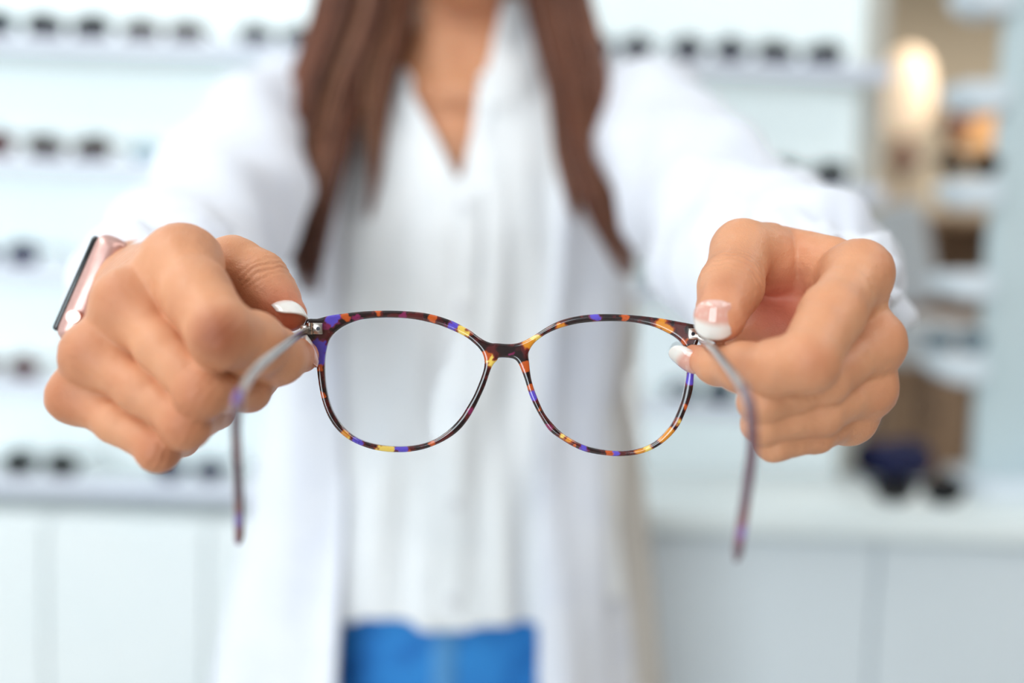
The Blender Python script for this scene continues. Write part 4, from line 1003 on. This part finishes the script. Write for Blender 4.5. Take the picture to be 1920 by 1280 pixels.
# sleeves: tubes with gathered creases, open at the cuff
def sleeve(path, rads, seed, ruffle=0.0):
    c = np.array(path); pts = catp(list(c), 14); m = len(pts); rr = np.interp(np.linspace(0, 1, m), np.linspace(0, 1, len(rads)), rads)
    T = np.gradient(pts, axis=0); T /= np.linalg.norm(T, axis=1)[:, None]; a = np.cross(T, UP); a /= np.linalg.norm(a, axis=1)[:, None]; b = np.cross(a, T)
    n = 72; ang = np.arange(n) * 2 * math.pi / n; r = np.random.default_rng(seed); ph = r.uniform(0, 6.28, 6)
    s = np.linspace(0, 1, m)[:, None]
    f = 0.0045 * np.sin(ang[None] * 2 + s * 34 + ph[0]) + 0.0035 * np.sin(ang[None] * 3 - s * 52 + ph[1]) + 0.0022 * np.sin(ang[None] * 5 + s * 80 + ph[2])
    f = f + ruffle * np.exp(-((s - 0.93) / 0.09) ** 2) * np.sin(ang[None] * 15 + 3 * np.sin(s * 40) + ph[3])
    R_ = rr[:, None] + f
    def ring(R__): return pts[:, None] + a[:, None] * (np.cos(ang)[None] * R__)[..., None] + b[:, None] * (np.sin(ang)[None] * R__)[..., None]
    V = np.concatenate([ring(R_).reshape(-1, 3), ring(R_ - 0.003).reshape(-1, 3)]); off = m * n; QQ = []
    for i in range(m - 1):
        for j in range(n):
            q = (i * n + j, i * n + (j + 1) % n, (i + 1) * n + (j + 1) % n, (i + 1) * n + j); QQ.append(q); QQ.append(tuple(off + x for x in q[::-1]))
    for i in (0, m - 1):
        for j in range(n): QQ.append((i * n + j, off + i * n + j, off + i * n + (j + 1) % n, i * n + (j + 1) % n))
    return link('sleeve', mesh_np('sleeve', V, QQ), MAT['coat_cotton'], coat)
sleeve([SHL + (0.03, 0.0, -0.005), SHL + (-0.010, -0.06, -0.005), ELL, P(326, 560, .52), P(298, 592, .440)], [0.055, 0.056, 0.053, 0.046, 0.029], 3, 0.002)
sleeve([SHR + (-0.03, 0.0, -0.005), SHR + (0.010, -0.06, -0.005), ELR, P(1474, 530, .52), P(1552, 585, .428)], [0.055, 0.057, 0.055, 0.051, 0.026], 8, 0.003)
# coat back beyond the right front panel, its shade put into the colour
def coat_shade():
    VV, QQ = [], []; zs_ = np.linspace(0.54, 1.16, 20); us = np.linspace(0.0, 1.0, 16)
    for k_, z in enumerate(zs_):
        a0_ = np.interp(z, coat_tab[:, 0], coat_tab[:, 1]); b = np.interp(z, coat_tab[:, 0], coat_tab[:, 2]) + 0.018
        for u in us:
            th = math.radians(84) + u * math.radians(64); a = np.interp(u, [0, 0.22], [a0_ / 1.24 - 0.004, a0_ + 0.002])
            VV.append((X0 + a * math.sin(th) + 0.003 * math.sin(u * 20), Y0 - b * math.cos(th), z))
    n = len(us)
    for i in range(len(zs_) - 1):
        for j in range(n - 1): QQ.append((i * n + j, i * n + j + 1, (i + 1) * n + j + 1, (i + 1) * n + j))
    o = link('back_panel', mesh_np('back_panel', np.array(VV), QQ), MAT['coat_shade'], coat); o['label'] = 'back panel of the white coat, shade painted in as beige grey'
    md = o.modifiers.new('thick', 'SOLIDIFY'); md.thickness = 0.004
coat_shade()

# ================================================================== THE WATCH
e1 = dirv(80, 203, 20); nn_ = dirv(-.90, .36, -0.10); nn_ = nn_ - e1 * (nn_ @ e1); nn_ /= np.linalg.norm(nn_); e2 = np.cross(e1, nn_)
if e2 @ FWD < 0: e2 = -e2
wc = P(166, 540, .376) + e2 * 0.018
watch = empty('wristwatch', wc, 'rose-gold smart watch with dark screen and pale strap on the wrist', 'watch')
RW = Matrix((e1, e2, nn_)).transposed().to_4x4()
def wb(c, dims, bev, name, m, parent, seg=4):
    d = np.array(dims) / 2; mb = MB(); mb.box(c - d, c + d, bev, rot=RW, seg=seg); return mb.build(name, m, parent)
case = wb(wc, (0.044, 0.037, 0.0118), 0.0048, 'case', MAT['rose_gold'], watch)
wb(wc + nn_ * 0.0057, (0.039, 0.033, 0.0030), 0.0014, 'screen', MAT['watch_glass'], watch)
wb(wc - nn_ * 0.0072, (0.036, 0.033, 0.0050), 0.0016, 'sensor_back', MAT['watch_back'], watch)
cr = wc - e1 * 0.012 - e2 * 0.0185
MB().tube([cr, cr - e2 * 0.0028], 0.0027, 20).build('crown', MAT['rose_gold'], watch)
# strap loop round the wrist
wr = (W1[0] + W2[0]) / 2; wr = wc - nn_ * 0.0255 
VV, QQ = [], []; n = 40; wd = 0.011
a0 = math.radians(38)
ctrl = []
for i in range(n + 1):
    t = a0 + (2 * math.pi - 2 * a0) * i / n
    ctrl.append(wr + nn_ * math.cos(t) * 0.0265 + e1 * math.sin(t) * 0.0305)
for i, p_ in enumerate(ctrl):
    rad_ = (p_ - wr); rad_ /= np.linalg.norm(rad_)
    for (s1, s2) in ((-1, 0), (-0.9, 1), (0.9, 1), (1, 0), (0.9, -1), (-0.9, -1)):
        VV.append(p_ + e2 * s1 * wd + rad_ * s2 * 0.0013)
for i in range(n):
    for j in range(6): QQ.append((i * 6 + j, i * 6 + (j + 1) % 6, (i + 1) * 6 + (j + 1) % 6, (i + 1) * 6 + j))
link('strap', mesh_np('strap', np.array(VV), QQ), MAT['strap_white'], watch)

# keep flat-shaded shells tidy
for o in bpy.data.objects:
    if o.type == 'MESH': o.data.update()
